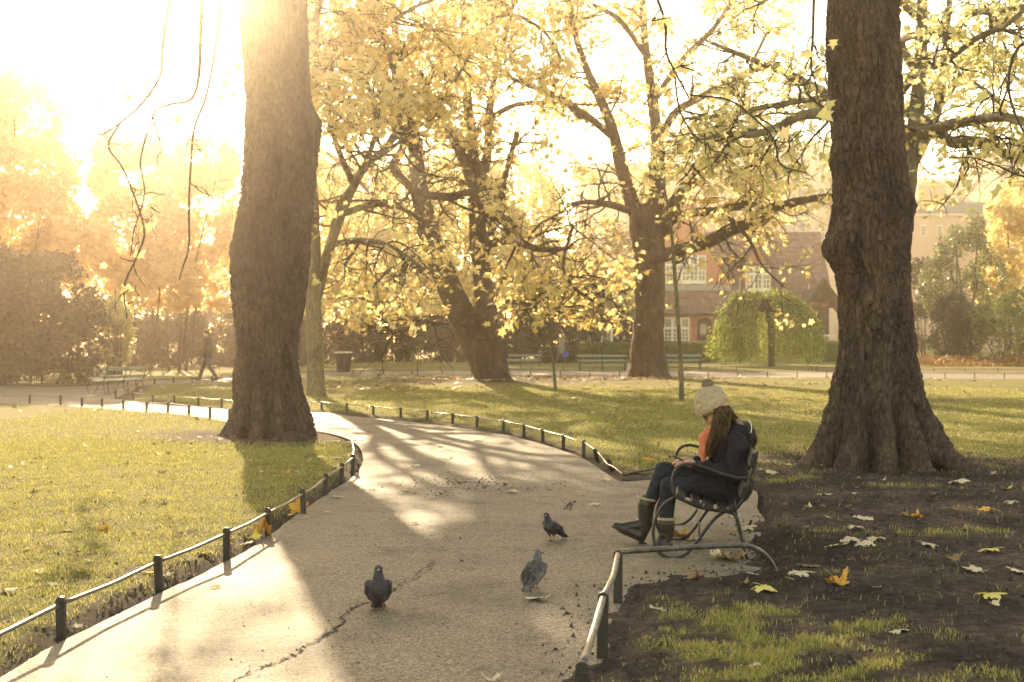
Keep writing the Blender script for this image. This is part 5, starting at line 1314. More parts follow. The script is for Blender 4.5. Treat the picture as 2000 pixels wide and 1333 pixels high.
# trousers
tr = [('c', WP(1420, 952, .09), WP(1298, 921, .09), .088, .066), ('c', WP(1298, 921, .09), WP(1270, 990, .10), .064, .046), ('c', WP(1420, 958, -.095), WP(1303, 947, -.07), .088, .064), ('c', WP(1303, 947, -.07), WP(1299, 1022, -.07), .062, .05), ('e', WP(1428, 960), (.12, .17, .09))]
fused('trousers', tr, .009, M['jeans'], woman, 4, .014, 18)
# boots: shaft, foot, heel, sole, furry cuff
def boot(top, ankle, heel, toe, r, cuff_tilt, name_l=None):
    d = (toe-heel).normalized()
    f = [('c', top, ankle, r*1.18, r*.95), ('c', ankle, heel+Vector((0, 0, .035))+d*.03, r*.95, .040), ('c', heel+Vector((0, 0, .04))+d*.05, toe+Vector((0, 0, .026))-d*.07, .045, .040), ('c', toe+Vector((0, 0, .026))-d*.08, toe+Vector((0, 0, .022))-d*.025, .038, .027), ('c', ankle+d*.01, heel.lerp(toe, .55)+Vector((0, 0, .055)), r*.8, .038)]
    b = fused('boot', f, .007, M['boot'], woman, 3, .010, 22)
    up = Vector((0, 1, 0)).cross(d); up = -up if up.z < 0 else up
    s = MB()
    prof = [(-.045, -.034), (.10, -.034), (.20, -.040), (.262, -.028), (.275, 0), (.262, .028), (.20, .040), (.10, .034), (-.045, .034)]
    s.prism([heel+d*x+Vector((0, 1, 0))*w-up*.006 for x, w in prof], up*.016)
    s.prism([heel+d*x+Vector((0, 1, 0))*w-up*.022 for x, w in ((-.045, -.03), (.045, -.03), (.045, .03), (-.045, .03))], up*.017)
    so = s.build('sole', M['black'], b); 
    ax = (top-ankle).normalized(); c = top+ax*.035
    n1 = ax.cross(Vector((0, 1, 0))).normalized(); n2 = ax.cross(n1)
    ring = [c+(n1*math.cos(t)+n2*math.sin(t))*r*1.16+ax*(cuff_tilt*math.cos(t)) for t in np.linspace(0, 2*math.pi, 21)]
    MB().tube(ring, .011, 8, False).build('cuff', M['knit'], b, True)
    st = [ankle+(n1*math.cos(t)+n2*math.sin(t))*r*1.05 for t in np.linspace(0, 2*math.pi, 21)]
    MB().tube(st, .006, 6, False).build('strap', M['boot'], b, True)
boot(WP(1265, 986, .10), WP(1263, 1030, .11), WP(1262, 1066, .11), WP(1200, 1034, .11), .056, .012)
boot(WP(1299, 1020, -.07), WP(1299, 1048, -.07), WP(1308, 1069, -.07), WP(1268, 1068, -.19), .056, 0)
# scarf in hanging folds
sc = [('c', WP(1392, 842, -.06), WP(1374, 858, -.05), .04, .035), ('c', WP(1392, 842, .06), WP(1374, 858, .05), .04, .035), ('c', WP(1376, 855, -.07), WP(1376, 855, .07), .034, .034), ('e', WP(1378, 862), (.045, .09, .05))]
for k, dy in enumerate((-.085, -.05, -.018, .018)):
    sc += [('c', WP(1372+k*.6, 860, dy), WP(1371-k*.8, 882, dy-.008), .020, .019), ('c', WP(1371-k*.8, 882, dy-.008), WP(1372-2.5+k*2.6, 908, dy-.012), .019, .017)]
fused('scarf', sc, .006, M['scarf'], woman, 2, .008, 40)
# hat: ribbed band, crossed cables and a pompon
def hat():
    n, mrow = 96, 46; tilt = R(-14)
    ax = Vector((math.sin(tilt)*.9, 0, math.cos(tilt))); c0 = WP(1390, 796); f = Vector((math.cos(tilt), 0, -math.sin(tilt)*.9)).normalized(); ax.normalize()
    V = []; Fc = []
    tilt_b = .20
    for k in range(mrow):
        t = k/(mrow-1)
        r_ = .106*(1+.10*math.sin(min(t*2.4, 1)*math.pi))*math.sqrt(max(0.0, 1-max(0, (t-.30)/.70)**2.1))
        z = -.008+.172*t
        for i in range(n):
            a = 2*math.pi*i/n
            if t < .2: dd = .0035*math.cos(a*24)+.004
            else:
                u = a*6/math.pi/2*2; v = (t-.2)*5.4
                dd = max(0, 1-4.2*min(abs(((u+v) % 2)-1), abs(((u-v) % 2)-1)))*.010-.002+.0015*math.sin(a*60)*math.sin(t*140)
            rr2 = r_+dd*(1 if t < .9 else .3)
            zz = z+(tilt_b*math.cos(a)*.106 if False else 0)-.030*(-math.cos(a))*0
            sag = .030*math.cos(a)*(1-t)          # band lower at the brow
            V.append(c0+f*(rr2*1.04*math.cos(a))+Vector((0, 1, 0))*rr2*.95*math.sin(a)+ax*(z+sag))
    for k in range(mrow-1): Fc += [(k*n+i, k*n+(i+1) % n, (k+1)*n+(i+1) % n, (k+1)*n+i) for i in range(n)]
    me = bpy.data.meshes.new('hat'); me.from_pydata(V, [], Fc)
    h = wlink('hat', me, M['knit'], woman, smooth=True)
    # pompon of yarn ends
    rng = np.random.RandomState(5); pc = np.array(WP(1382, 752)); n = 1500
    D = rng.randn(n, 3); D /= np.linalg.norm(D, axis=1)[:, None]; L = .040+.012*rng.rand(n); S = np.cross(D, rng.randn(n, 3)); S /= np.linalg.norm(S, axis=1)[:, None]
    Vp = np.stack([pc+S*.0025, pc-S*.0025, pc+D*L[:, None]+rng.randn(n, 3)*.004], 1).reshape(-1, 3)
    Vp[0::3] += (D*.02); Vp[1::3] += D*.02
    pm = link('pompon', arr_mesh('pompon', Vp, np.arange(3*n).reshape(-1, 3)), M['pompon'], h)
    fused('pompon_core', [('e', Vector(pc), (.040, .040, .037))], .006, M['pompon'], woman, 1, .012, 60)
hat()
# hair: a mass of long strands
def hair():
    rng = np.random.RandomState(8); T = Tubes()
    for k in range(620):
        side = rng.rand()
        s0 = WP(1393+30*rng.rand(), 797-5*rng.rand(), -.086+.01*rng.rand()) if side < .62 else WP(1410+12*rng.rand(), 796-4*rng.rand(), -.07+.15*rng.rand())
        u = rng.rand()
        if side < .52:      # front fall over the scarf, lit tips
            q = [s0, WP(1390+10*u, 822, -.098), WP(1385+12*u, 846, -.122-.02*rng.rand()), WP(1380+11*u, 866, -.13-.02*rng.rand()), WP(1374+8*u, 880+9*rng.rand(), -.13)]
        elif side < .62:    # over the near shoulder
            q = [s0, WP(1404+14*u, 820, -.115), WP(1398+16*u, 838, -.150), WP(1394+18*u, 848+6*rng.rand(), -.185), WP(1390+20*u, 852+12*rng.rand(), -.205)]
        else:               # down the back over the hood
            q = [s0, WP(1424+10*u, 812, -.08+.15*rng.rand()), WP(1434+14*u, 826, -.09+.16*rng.rand()), WP(1446+14*u, 842, -.11+.18*rng.rand()), WP(1452+16*u, 856+4*rng.rand(), -.12+.2*rng.rand())]
        S = spline(np.array([tuple(p) for p in q])+np.vstack([np.zeros(3), rng.randn(4, 3)*.006]), 13)
        T.add(S, np.linspace(.0042, .0012, 13), 4)
    o = wlink('hair', T.mesh('hair'), M['hair'], woman, smooth=True)
    fused('hair_mass', [('e', WP(1412, 808), (.085, .084, .07)), ('c', WP(1404, 822, -.065), WP(1391, 856, -.10), .034, .022), ('c', WP(1416, 818, -.06), WP(1414, 838, -.11), .042, .032), ('c', WP(1420, 815, .04), WP(1432, 838, .05), .05, .04)], .008, M['hair'], woman, 2, .012, 40)
hair()
ph = empty("phone", WP(1328, 896, -.03), "small dark phone held in the woman's hands above her knee", "phone")
MB().box(-.075, .065, -.034, .034, -.004, .004).build('case', M['black'], ph, bevel=.002)
MB().box(-.07, .06, -.031, .031, .0042, .0052).build('screen', M['glass'], ph)
ph.rotation_euler = (.1, R(24), .15)

# ---- walkers in the distance
def walker(label, foot, height, face, coat_m, trou_m, hair_m, stride=.25, group=None, hunched=0, arm=.1, coat_len=.45, cap_m=None, sit=False):
    k = height/1.75; a = face
    root = empty("person", Vector((foot[0], foot[1], 0)), label, "person", group)
    fx, fy = math.cos(a), math.sin(a)
    def L(f, s, z): return Vector((foot[0]+(fx*f-fy*s)*k, foot[1]+(fy*f+fx*s)*k, z*k))
    h = hunched
    hd = [('e', L(.05+h*.30, 0, 1.62), (.085*k, .08*k, .11*k)), ('c', L(.14+h*.3, 0, 1.60), L(.15+h*.3, 0, 1.59), .02*k, .015*k), ('c', L(.02+h*.22, 0, 1.40), L(.05+h*.28, 0, 1.55), .055*k, .05*k), ('e', L(.05+h*.3, .08, 1.61), (.02*k, .02*k, .03*k)), ('e', L(.05+h*.3, -.08, 1.61), (.02*k, .02*k, .03*k))]
    to = [('c', L(0, 0, .95), L(h*.18, 0, 1.33), .14*k, .15*k), ('c', L(h*.2, -.16, 1.38), L(h*.2, .16, 1.38), .065*k, .065*k)]
    lg, ar, ft = [], [], []
    for s, ph_ in ((-1, 1), (1, -1)):
        st = stride*ph_
        kn = L(st*.45+.04, s*.09, .50); an = L(st*1.0-(.05 if ph_ < 0 else 0), s*.09, .09)
        lg += [('c', L(0, s*.09, .92), kn, .085*k, .062*k), ('c', kn, an, .06*k, .045*k)]; ft.append(('c', an+Vector((0, 0, -.045*k)), an+Vector((fx*.15*k, fy*.15*k, -.05*k)), .045*k, .038*k))
        el = L(h*.15-st*arm*2+.0, s*.235, 1.10); wr = L(.1+h*.15-st*arm*4, s*.24, .86)
        ar += [('c', L(h*.2, s*.19, 1.38), el, .055*k, .046*k), ('c', el, wr, .045*k, .036*k)]
        hd.append(('e', wr+Vector((0, 0, -.06*k)), (.03*k, .03*k, .06*k)))
    fused('body', hd+to+lg+ar+ft, .028, M['skin'], root, 2)
    big = lambda P, g: [(p[0], p[1], p[2], p[3]+g*k, p[4]+g*k) if p[0] == 'c' else p for p in P]
    fused('trousers', big(lg, .022)+[('e', L(0, 0, .93), (.17*k, .17*k, .13*k))], .028, trou_m, root, 2)
    fused('coat', big(to, .035)+big(ar, .022)+[('c', L(0, -.05, .95), L(-.02, -.05, .95-coat_len), .17*k, .15*k), ('c', L(0, .05, .95), L(-.02, .05, .95-coat_len), .17*k, .15*k)], .028, coat_m, root, 2)
    for q in ft: fused('shoe', big([q], .012), .02, M['boot'], root, 1)
    fused('cap' if cap_m else 'hair', [('e', L(.02+h*.29, 0, 1.66), (.105*k, .098*k, .10*k))], .02, cap_m or hair_m, root, 1)
    return root
M['grey_coat'] = noisy("grey_raincoat", [(.22, .21, .17), (.30, .28, .23)], 5, .8)
M['cream'] = noisy("cream_cardigan", [(.62, .5, .38), (.72, .6, .47)], 5, .8)
M['drab'] = noisy("grey_trousers", [(.12, .105, .09), (.17, .15, .12)], 5, .8)
M['greyhair'] = noisy("grey_hair", [(.35, .33, .29), (.5, .48, .42)], 20, .7)
M['blue'] = noisy("blue_bag", [(.012, .07, .42), (.02, .10, .55)], 6, .5)
fA = G(1096, 711)
walker("elderly man in a pale grey coat walking away, carrying a blue bag", fA, 1.78, R(38), M['grey_coat'], M['drab'], M['greyhair'], .28, None, .35, .12, .28)
bg_ = empty("carrier_bag", Vector((fA.x+.22, fA.y-.25, .48)), "bright blue carrier bag hanging from the man's hand", "bag")
mb = MB(); 
fused('bag', [('c', Vector((fA.x+.2, fA.y-.3, .50)), Vector((fA.x+.32, fA.y-.28, .52)), .14, .14), ('c', Vector((fA.x+.24, fA.y-.28, .60)), Vector((fA.x+.30, fA.y-.26, .70)), .11, .06)], .02, M['blue'], bg_, 2, .03, 8)
MB().tube(spline([(fA.x+.2, fA.y-.27, .72), (fA.x+.26, fA.y-.25, .84), (fA.x+.32, fA.y-.25, .72)], 10), .012, 5).build('handle', M['blue'], bg_, True, world=True)
fB = G(405, 743)
walker("man in black walking on the light path beyond the left lawn", fB, 1.82, R(175), M['cloth_navy'], M['black'], M['hair'], .30, None, 0, .1, .12)
fC = G(985, 726.5)
walker("person in dark jacket walking close behind the leaning trunk", fC, 1.74, R(200), M['cloth_navy'], M['black'], M['hair'], .1, "couple behind the leaning tree", .05, .05, .25)
fC2 = G(974, 725)
walker("person in a cream cardigan half hidden by the leaning trunk", (fC2.x, fC2.y+.3), 1.72, R(200), M['cream'], M['drab'], M['hair'], .1, "couple behind the leaning tree", .05, .05, .3)
for x, lab, hm in ((1206, "seated grey haired person in dark clothes right of the map board", 'greyhair'), (1219, "pale haired person in black beside the upright plane trunk", 'greyhair'), (1231, "dark clothed person mostly hidden by the upright plane trunk", 'hair')):
    q = at(x, 0, 84)
    walker(lab, (q.x, 84), 1.62, R(80), M['cloth_navy'], M['black'], M[hm], .05, "people sitting behind the hedge", .1, .03, .3)

# ---- pigeons
M['pg_dark'] = noisy("dark_pigeon_feather", [(.018, .017, .026), (.04, .036, .048), (.065, .06, .07)], 22, .55, .4, 90, dist=.004)
M['pg_grey'] = noisy("grey_pigeon_feather", [(.04, .036, .044), (.10, .09, .096), (.21, .19, .18)], 26, .6, .5, 90, dist=.006)
M['pg_leg'] = noisy("pigeon_leg", [(.16, .06, .05), (.25, .1, .08)], 30, .6)
M['beak'] = noisy("pale_cere", [(.35, .32, .3), (.5, .46, .42)], 30, .6)
def pigeon(label, loc, heading, m, s=1.0, head_turn=0, upright=.35, ruffled=False, step=.03):
    """local +x forward"""
    root = empty("pigeon", loc, label, "pigeon", "pigeons on the path", heading)
    c, sn = math.cos(upright), math.sin(upright)
    def B(x, y, z): return Vector(((x*c-z*sn)*s, y*s, (x*sn+z*c+.135)*s))
    k = 1.12 if ruffled else 1.0
    ht = Matrix.Rotation(head_turn, 3, 'Z')
    hcen = B(.13, 0, .085); hcen = Vector((hcen.x, hcen.y, hcen.z))
    pr = [('e', B(.0, 0, 0), (.105*s*k, .072*s*k, .070*s*k), Matrix.Rotation(-upright, 3, 'Y')), ('e', B(.05, 0, .0), (.068*s*k, .066*s*k, .068*s*k)), ('c', B(.07, 0, .02), hcen, .048*s, .027*s), ('e', hcen+Vector((.006*s, 0, .008*s)), (.031*s, .026*s, .026*s)),
          ('c', B(-.08, 0, -.005), B(-.20, 0, -.035), .035*s, .014*s), ('c', B(-.1, .014, -.01), B(-.215, .02, -.04), .022*s, .010*s), ('c', B(-.1, -.014, -.01), B(-.215, -.02, -.04), .022*s, .010*s)]
    for sd_ in (-1, 1): pr.append(('c', B(.0, sd_*.03, -.05), Vector((.012*s, sd_*.03*s, .055*s)), .026*s, .010*s))
    def fz(name, prims, v, mt, it, j=0, js=30):
        o = fused(name, prims, v, mt, root, it, j, js); o.location = (0, 0, 0); return o
    fz('body', pr, .0045*s, m, 3, .010 if ruffled else .004, 45)
    for sd_ in (-1, 1):
        wg = [('c', B(.055, sd_*.062*k, .022), B(-.05, sd_*.066*k, .012), .030*s, .026*s), ('c', B(-.05, sd_*.064*k, .012), B(-.15, sd_*.036, -.012), .024*s, .009*s), ('c', B(.02, sd_*.066*k, .0), B(-.10, sd_*.056*k, -.012), .028*s, .012*s)]
        fz('wing', [(p[0], p[1], p[2], p[3], p[4]) for p in wg], .005*s, m, 2, .010 if ruffled else .003, 50)
        st = step*sd_
        lg = MB(); f0 = Vector((.012*s+st, sd_*.03*s, .004)); lift = .03*s if sd_*step > .02 else 0
        f0.z += lift
        lg.tube([Vector((.012*s, sd_*.03*s, .062*s)), Vector((.0*s+st*.4, sd_*.03*s, .035*s+lift)), f0], [.006*s, .0045*s, .004*s], 6)
        for a in (-.5, 0, .5, math.pi): lg.tube([f0, f0+Vector((math.cos(a)*.032*s*(.6 if a > 3 else 1), math.sin(a)*.03*s, -.001))], [.0038*s, .002*s], 5)
        lg.build('leg', M['pg_leg'], root, True)
    d = ht @ Vector((1, 0, -.25)); hh = hcen+Vector((.006*s, 0, .008*s))
    bk = MB().tube([hh+d*.024*s, hh+d*.040*s, hh+d*.052*s], [.009*s, .006*s, .0015*s], 7).build('beak', M['black'], root, True)
    fz('cere', [('e', hh+d*.030*s+Vector((0, 0, .006*s)), (.008*s, .009*s, .006*s))], .002, M['beak'], 1)
    for sd_ in (-1, 1):
        e = hh+(ht @ Vector((.012, sd_*.0235, .006)))*s
        fz('eye', [('e', e, (.005*s, .004*s, .005*s))], .0015, M['black'], 0)
    # tail and back feathers as separate blades
    fb = MB()
    for q in range(7):
        o_ = (q-3)*.011
        P = [B(-.13, o_*.6, -.005), B(-.225, o_*1.5, -.038)]
        fb.prism([P[0]+Vector((0, -.007*s, .008*s)), P[0]+Vector((0, .007*s, .008*s)), P[1]+Vector((0, .009*s, .004*s)), P[1]+Vector((-.008*s, 0, .003*s)), P[1]+Vector((0, -.009*s, .004*s))], (0, 0, .0025*s))
    fb.build('tail_feathers', m, root)
    if ruffled:
        rng = np.random.RandomState(3); n = 170; V = []; Fc = []
        for _ in range(n):
            x = rng.uniform(-.15, .07); t = rng.uniform(-1.2, 1.2); r_ = (.078-.24*max(0, -.03-x))*k
            p = B(x, math.sin(t)*r_*1.02, math.cos(t)*r_*.98); q = B(x-.042, math.sin(t)*(r_+.004), math.cos(t)*(r_+.010)); w = Vector((0, math.cos(t), -math.sin(t)))*.013*s; mid_ = (p+q)/2+Vector((0, 0, .004*s))
            b = len(V); V += [p, mid_+w, q, mid_-w]; Fc += [(b, b+1, b+2), (b, b+2, b+3)]
        me = bpy.data.meshes.new('back_feathers'); me.from_pydata(V, [], Fc); link('back_feathers', me, m, root)
    return root
pigeon("dark pigeon walking towards the camera, nearest to the path crack", G(739, 1194), R(-84), M['pg_dark'], .84, 0, .62, False, .03)
pigeon("ruffled grey pigeon facing away in front of a pale leaf", G(1044, 1150), R(62), M['pg_grey'], .74, -.9, .62, True, .02)
pigeon("small dark pigeon with its tail to the right, farthest of the three", G(1079, 1057), R(-132), M['pg_dark'], .74, .5, .38, False, .012)
# ------------------------------------------------------------------ fallen leaves
FL = {}
def fl_mat(name, a, b, tr=.25):
    m = leafy(name, [a, b, a], tr, .7); return m
FL['cream'] = noisy("dry_cream_leaf", [(.50, .38, .23), (.68, .55, .36), (.78, .66, .46)], 14, .8, .4, 60, dist=.004)
FL['yellow'] = noisy("dry_yellow_leaf", [(.55, .40, .07), (.70, .56, .14), (.78, .66, .32)], 12, .75, .4, 60, dist=.004)
FL['orange'] = noisy("amber_dry_leaf", [(.45, .2, .03), (.62, .33, .05), (.68, .42, .09)], 12, .75, .4, 60, dist=.004)
FL['brown'] = noisy("curled_brown_leaf", [(.16, .09, .04), (.30, .19, .09), (.42, .3, .16)], 14, .85, .5, 60, dist=.004)
def leaf_mesh(seed, curl, fold, twist):
    """five lobed plane leaf with toothed lobes, curled margins and a stalk"""
    r = np.random.RandomState(seed)
    tips = [(-2.05, .62), (-1.02, .86), (0, 1.0), (1.02, .86), (2.05, .62)]
    out = []
    for i, (a, L) in enumerate(tips):
        a += r.randn()*.06; L *= 1+r.randn()*.06
        if i == 0: out.append((a-.42, .34))
        for da, f in ((-.34, .66), (-.24, .72), (-.19, .84), (-.08, .88), (0, 1.0), (.08, .88), (.19, .84), (.24, .72), (.34, .66)): out.append((a+da, L*f*(1+r.randn()*.03)))
        if i < 4: out.append((a+.51, .56+r.randn()*.04))
        else: out.append((a+.42, .34))
    out.append((math.pi, .10))
    n = len(out); V = [(0, .0, 0)]
    for ring in (.5, 1.0):
        for a, L in out:
            l = L*ring; x, y = math.sin(a)*l, math.cos(a)*l
            z = curl*l*l*(.7+.5*math.sin(a*2+seed))+fold*abs(x)+twist*x*y+.05*math.sin(a*5+seed)*l*l+(.04*r.randn() if ring == 1 else .02*r.randn())
            V.append((x, y, z))
    Fc = [(0, 1+i, 1+(i+1) % n) for i in range(n)]
    for i in range(n):
        j = (i+1) % n; Fc += [(1+i, 1+n+i, 1+n+j), (1+i, 1+n+j, 1+j)]
    b = len(V)
    st = [(0, 0, 0), (.02, -.3, .04), (.06, -.62, .02)]
    for x, y, z in st: V += [(x-.014, y, z), (x+.014, y, z), (x, y, z+.022)]
    for k in range(2):
        q = b+3*k; Fc += [(q, q+1, q+4), (q, q+4, q+3), (q+1, q+2, q+5), (q+1, q+5, q+4), (q+2, q, q+3), (q+2, q+3, q+5)]
    V = np.array(V); V[:, 2] -= np.percentile(V[:, 2], 4)
    me = arr_mesh('fallen_leaf', V*.5, np.array(Fc)); me.polygons.foreach_set("use_smooth", [True]*len(me.polygons))
    return me
SHAPES = {}
def shape(kind, seed, mt):
    key = (kind, seed, mt)
    if key not in SHAPES:
        c, f, t = {'flat': (.05, .02, .05), 'cup': (.30, .05, .1), 'arch': (-.30, -.08, .15), 'curl': (.75, .2, .4)}[kind]
        me = leaf_mesh(seed*7+len(kind), c, f, t); me.materials.append(FL[mt]); SHAPES[key] = me
    return SHAPES[key]
lr = random.Random(9)
def fallen(px, py, size, mt, label, kind='arch', group="fallen leaves", tilt=None, rz=None, zup=0):
    """size = apparent width in photo pixels"""
    g = G(px, py); w = size*1.4/(F/g.y)
    z, s, sd, _ = ground_z(np.array([g.x]), np.array([g.y])); z = 0.004 if sd[0] < 0 else float(z[0])
    o = bpy.data.objects.new('fallen_leaf', shape(kind, lr.randint(0, 3), mt)); COL.objects.link(o)
    o.location = (g.x, g.y, z+zup+.004); o.scale = (w*1.05,)*3
    o.rotation_euler = tilt if tilt else ((lr.random()-.5)*.35, (lr.random()-.5)*.35, 0)
    o.rotation_euler.z = rz if rz is not None else lr.random()*6.28
    tag(o, label, "leaf", group); return o
E_ = "fallen leaves on the earth at lower right"
for px, py, s, mt, kd, lab in [
    (1570,1134,42,'cream','arch',"broad cream leaf lying just below the curved hoop's foot"),
    (1490,1163,44,'yellow','arch',"cream leaf with a yellow tip above the lit grass patch"),
    (1637,1153,38,'orange','curl',"amber leaf folded upright right of the lit grass patch"),
    (1285,1199,36,'cream','flat',"flat cream leaf lying right of the near fence post"),
    (1757,1240,34,'cream','arch',"pinkish cream leaf alone below the lit grass patch"),
    (1930,1182,44,'yellow','arch',"cream leaf with two yellow lobes near the right edge"),
    (1910,1125,34,'cream','flat',"flat dry leaf above the one with yellow lobes"),
    (1861,1104,28,'brown','curl',"curled brown leaf on bare earth at right"),
    (1940,1086,38,'yellow','arch',"yellow and cream leaf above the curled brown leaf"),
    (1992,1123,36,'cream','flat',"cream leaf cut by the right edge of the view"),
    (1808,1072,34,'cream','arch',"ragged cream leaf right of the leaf cluster"),
    (1628,1073,34,'cream','flat',"leftmost flat leaf of the cluster on the earth"),
    (1662,1067,32,'cream','arch',"second leaf of the cluster on the earth"),
    (1688,1070,34,'cream','arch',"upturned leaf in the middle of the cluster on the earth"),
    (1712,1064,30,'cream','arch',"rightmost leaf of the cluster on the earth"),
    (1668,1042,30,'cream','arch',"cream leaf standing just above the leaf cluster"),
    (1690,1021,32,'cream','flat',"flat cream leaf higher up from the leaf cluster"),
    (1794,1016,18,'orange','curl',"tiny orange leaf on the grassy strip at right"),
    (1934,1007,32,'orange','arch',"amber and cream leaf far right below the big tree"),
    (1973,989,22,'cream','arch',"small cream leaf at the far right edge below the roots"),
    (1966,960,18,'yellow','curl',"small yellow leaf at right of the big tree's roots"),
    (1870,953,32,'cream','arch',"cream leaf on dark earth right of the big tree's foot"),
    (1610,973,24,'cream','flat',"flat pale leaf in front of the big tree's left root"),
    (1582,1114,36,'brown','flat',"brownish leaf just behind the curved hoop's foot"),
    (1361,1132,32,'brown','curl',"curled brown leaf on the path edge below the bench"),
    (1428,1094,46,'brown','curl',"large crumpled dry leaf under the back of the bench"),
    (1400,1092,34,'cream','curl',"crumpled cream leaf under the middle of the bench"),
    (1330,1052,34,'orange','curl',"bright amber leaf between the woman's boot and bench leg"),
    (1358,1056,30,'cream','flat',"pale leaf beside the amber leaf under the bench"),
    (1455,1036,34,'cream','arch',"cream leaf behind the bench's rear leg"),
    (1432,1012,20,'cream','flat',"small pale leaf under the bench seat"),
    (1497,931,32,'cream','arch',"pale leaf behind the bench back at the root's tip"),
    (1472,1313,22,'cream','flat',"small pale leaf at the bottom edge right of the fence"),
    (1467,1133,18,'cream','flat',"small leaf right at the alcove's near edge")]:
    fallen(px, py, s*1.25, mt, lab, kd, E_)
P_ = "fallen leaves on the path"
for px, py, s, mt, kd, lab in [
    (1052,1172,50,'cream','flat',"large cream leaf right behind the grey pigeon's tail"), (998,964,26,'cream','arch',"peaked cream leaf in the middle of the path"),
    (900,941,20,'cream','flat',"cream leaf on the dark twig patch of the path"), (873,897,22,'yellow','flat',"yellowish leaf on the path above the twig patch"),
    (937,862,18,'cream','flat',"small leaf near the far bend of the path"), (812,912,22,'cream','flat',"pale leaf on the path left of the yellowish one"),
    (790,960,20,'cream','flat',"leaf on the path's left half, right of a pair"), (726,958,18,'cream','flat',"right leaf of the pair near the left fence"),
    (706,958,14,'cream','flat',"left leaf of the pair near the left fence"), (660,973,22,'cream','flat',"pale leaf at the path's left edge by the fence"),
    (1161,988,24,'cream','arch',"cream leaf on the path left of the woman's knee"), (1180,941,24,'cream','arch',"pale leaf at the foot of the fallen fence end"),
    (1172,913,18,'yellow','flat',"leaf caught under the fallen fence end"), (1240,928,34,'cream','curl',"curled cream leaf on the alcove edge before the woman's knee"),
    (1272,905,26,'orange','arch',"amber leaf on the turf behind the woman's knee"), (418,1149,22,'yellow','flat',"lone yellow leaf on the sunlit path at left"),
    (810,1024,16,'cream','flat',"small leaf high on the path's left half"), (640,1003,14,'cream','flat',"tiny leaf at the edge of the tree's shadow"),
    (862,874,14,'cream','flat',"tiny pale leaf far along the path"), (958,1331,40,'cream','curl',"pale crumpled leaf at the bottom edge of the path")]:
    fallen(px, py, s, mt, lab, kd, P_)
L_ = "fallen leaves on the near left lawn"
for px, py, s, mt, kd, lab, tl in [
    (507,1050,56,'orange','cup',"big amber leaf standing upright against the left fence", (1.25, .1, .3)), (520,1046,50,'orange','cup',"second amber leaf leaning at the same fence post", (1.1, -.2, -.5)),
    (490,1054,38,'yellow','curl',"yellow leaf at the foot of the upright amber leaves", None), (583,1001,40,'orange','cup',"amber leaf standing at the next fence post up", (1.2, 0, .2)),
    (566,1004,26,'yellow','flat',"yellow leaf beside the standing amber leaf", None), (480,1064,36,'cream','flat',"pale leaf below the upright amber leaves", None),
    (404,1092,34,'yellow','arch',"yellow leaf under the fence rail", None), (295,1128,30,'orange','flat',"yellow brown leaf beside a fence post", None), (325,1134,26,'cream','flat',"pale leaf right of the fence post", None),
    (72,1128,40,'yellow','arch',"yellow leaf on the lawn near the left edge", None), (12,1168,36,'cream','arch',"pale leaf at the left edge of the lawn", None), (207,1046,30,'orange','curl',"small orange leaf in the middle of the near lawn", None),
    (130,1046,26,'brown','flat',"flat brown leaf left of the orange one", None), (148,1225,24,'cream','flat',"pale leaf at the foot of the nearest left post", None), (100,1152,26,'cream','flat',"dry leaf between two near left posts", None),
    (690,862,30,'cream','arch',"pale leaves lying right of the thick left trunk", None), (650,868,28,'cream','flat',"pale leaf on the litter right of the left trunk", None), (430,862,26,'cream','flat',"pale scrap at the left trunk's left root", None),
    (660,900,22,'cream','flat',"pale leaf inside the last fence posts", None), (560,931,16,'orange','curl',"tiny orange leaf on the shaded lawn", None)]:
    fallen(px, py, s, mt, lab, kd, L_, tl, zup=.06 if tl else 0)
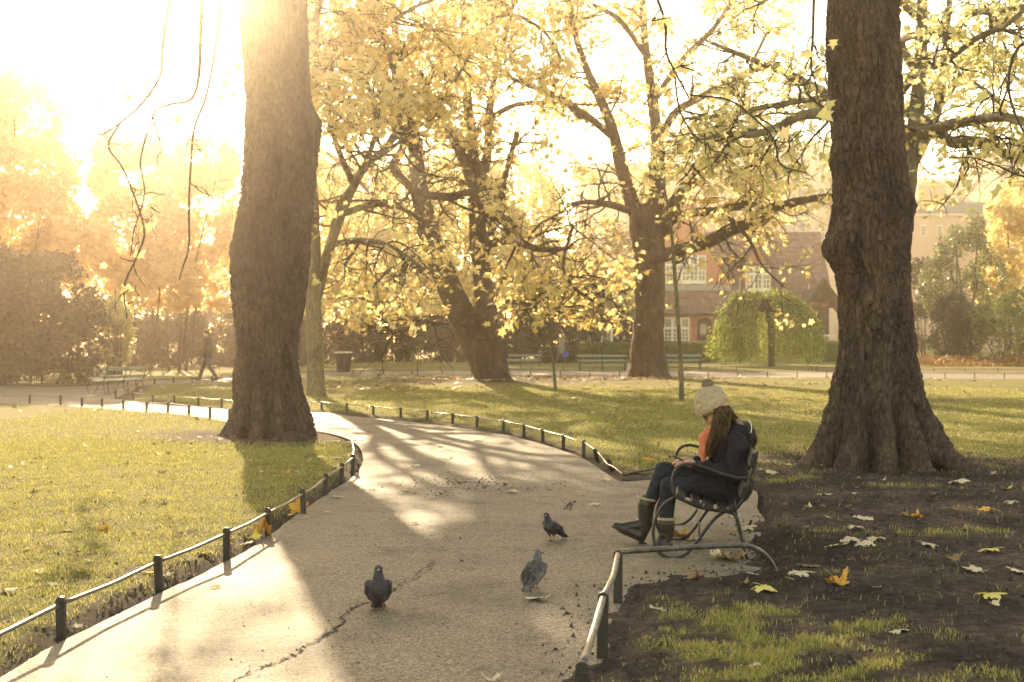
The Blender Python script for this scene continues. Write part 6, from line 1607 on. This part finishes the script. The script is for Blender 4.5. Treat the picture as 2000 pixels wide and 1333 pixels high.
# scattered small leaves on the lawns, the larger ones as single leaves
cnt = 0; tries = 0
spots = [("small dry leaf lying on the sunny worn turf of the near left lawn", -6, -1.3, 7.5, 18, 46, "small leaves on the near left lawn", ('cream', 'brown', 'yellow')),
         ("small pale leaf lying on the middle lawn beyond the hoop fence", -1, 13, 13.5, 34, 95, "small leaves on the middle lawn", ('cream', 'cream', 'yellow')),
         ("small dry scrap of leaf on the trodden dark earth", .8, 5.5, 6.0, 14, 26, "small leaves on the dark earth", ('brown', 'cream', 'brown'))]
for lab, x0, x1, y0, y1, n, grp, mts in spots:
    k = 0
    marks = [('thick left trunk', -3.6, 20), ('leaning plane tree', -.6, 48), ('upright plane tree', 5.2, 50), ('bent sapling', 1.2, 37), ('tall sapling', 4, 31), ('massive right trunk', 4.1, 15.3), ('bench', 1.6, 9.5), ('long fence', -.1, 20), ('left fence', -2, 8), ('fallen fence end', 1.1, 15), ('right fence posts', .6, 7)]
    while k < n:
        x, y = lr.uniform(x0, x1), lr.uniform(y0, y1)
        if abs(x) > .38*y: continue
        z, s, sd, _ = ground_z(np.array([x]), np.array([y]))
        if sd[0] < .1: continue
        mt_ = lr.choice(mts); kd_ = lr.choice(('flat', 'arch', 'curl'))
        mk = min(marks, key=lambda q: math.hypot(q[1]-x, q[2]-y)); hz1 = 'left' if x < mk[1] else 'right'; vt1 = 'before' if y < mk[2] else 'behind'
        lab_ = f"small {({'flat': 'flat', 'arch': 'bent', 'curl': 'curled'})[kd_]} {mt_} leaf on the {'lawn' if 'earth' not in lab else 'earth'} {vt1} the {mk[0]}, to its {hz1}"
        o = bpy.data.objects.new('fallen_leaf', shape(kd_, lr.randint(0, 3), mt_)); COL.objects.link(o)
        o.location = (x, y, float(z[0])+.012); o.scale = (lr.uniform(.06, .11) if y < 13 else lr.uniform(.07, .13),)*3
        o.rotation_euler = ((lr.random()-.5)*.5, (lr.random()-.5)*.5, lr.random()*6.28); tag(o, lab_, "leaf", grp); k += 1
def litter():
    r = np.random.RandomState(77); n = 26000
    x = r.uniform(-16, 22, n); y = 15+r.rand(n)**.9*42
    z, s, sd, l = ground_z(x, y); k = (sd > .05) & (r.rand(n) < np.clip(l*1.0+.06, 0, 1)) & (np.abs(x) < .42*y)
    x, y, z = x[k], y[k], z[k]; P = np.stack([x, y, z+.025], 1); n = len(P)
    a = r.rand(n)*6.28; sz = (.035+.05*r.rand(n))*np.clip(y/26, .6, 1.5); tl = r.randn(n, 2)*.25
    ux = np.stack([np.cos(a), np.sin(a), tl[:, 0]], 1)*sz[:, None]; uy = np.stack([-np.sin(a), np.cos(a), tl[:, 1]], 1)*sz[:, None]
    V = np.stack([P-uy, P+ux*.6, P+uy, P-ux*.6], 1).reshape(-1, 3); i = np.arange(n)[:, None]*4
    M['litter'] = leafy("litter_leaf", [(.22, .12, .05), (.38, .24, .10), (.55, .42, .22), (.6, .42, .1)], .2)
    tag(link("leaf_litter", arr_mesh("leaf_litter", V, np.concatenate([i+[0, 1, 2], i+[0, 2, 3]])), M['litter']), "thin brown carpet of leaf litter under the far plane trees", "leaves", kind='stuff')
litter()
# ------------------------------------------------------------------ haze
mb = MB().box(-270, 270, -42, 425, -1.3, 31.5)
hz = mb.build("haze", None)
m = bpy.data.materials.new("haze"); m.use_nodes = True; m.node_tree.nodes.clear()
o_ = m.node_tree.nodes.new("ShaderNodeOutputMaterial"); v_ = m.node_tree.nodes.new("ShaderNodeVolumePrincipled")
v_.inputs["Color"].default_value = (1.0, .86, .72, 1); v_.inputs["Density"].default_value = .0016; v_.inputs["Anisotropy"].default_value = .92
m.node_tree.links.new(v_.outputs[0], o_.inputs["Volume"])
hz.data.materials.append(m); tag(hz, kind='stuff')
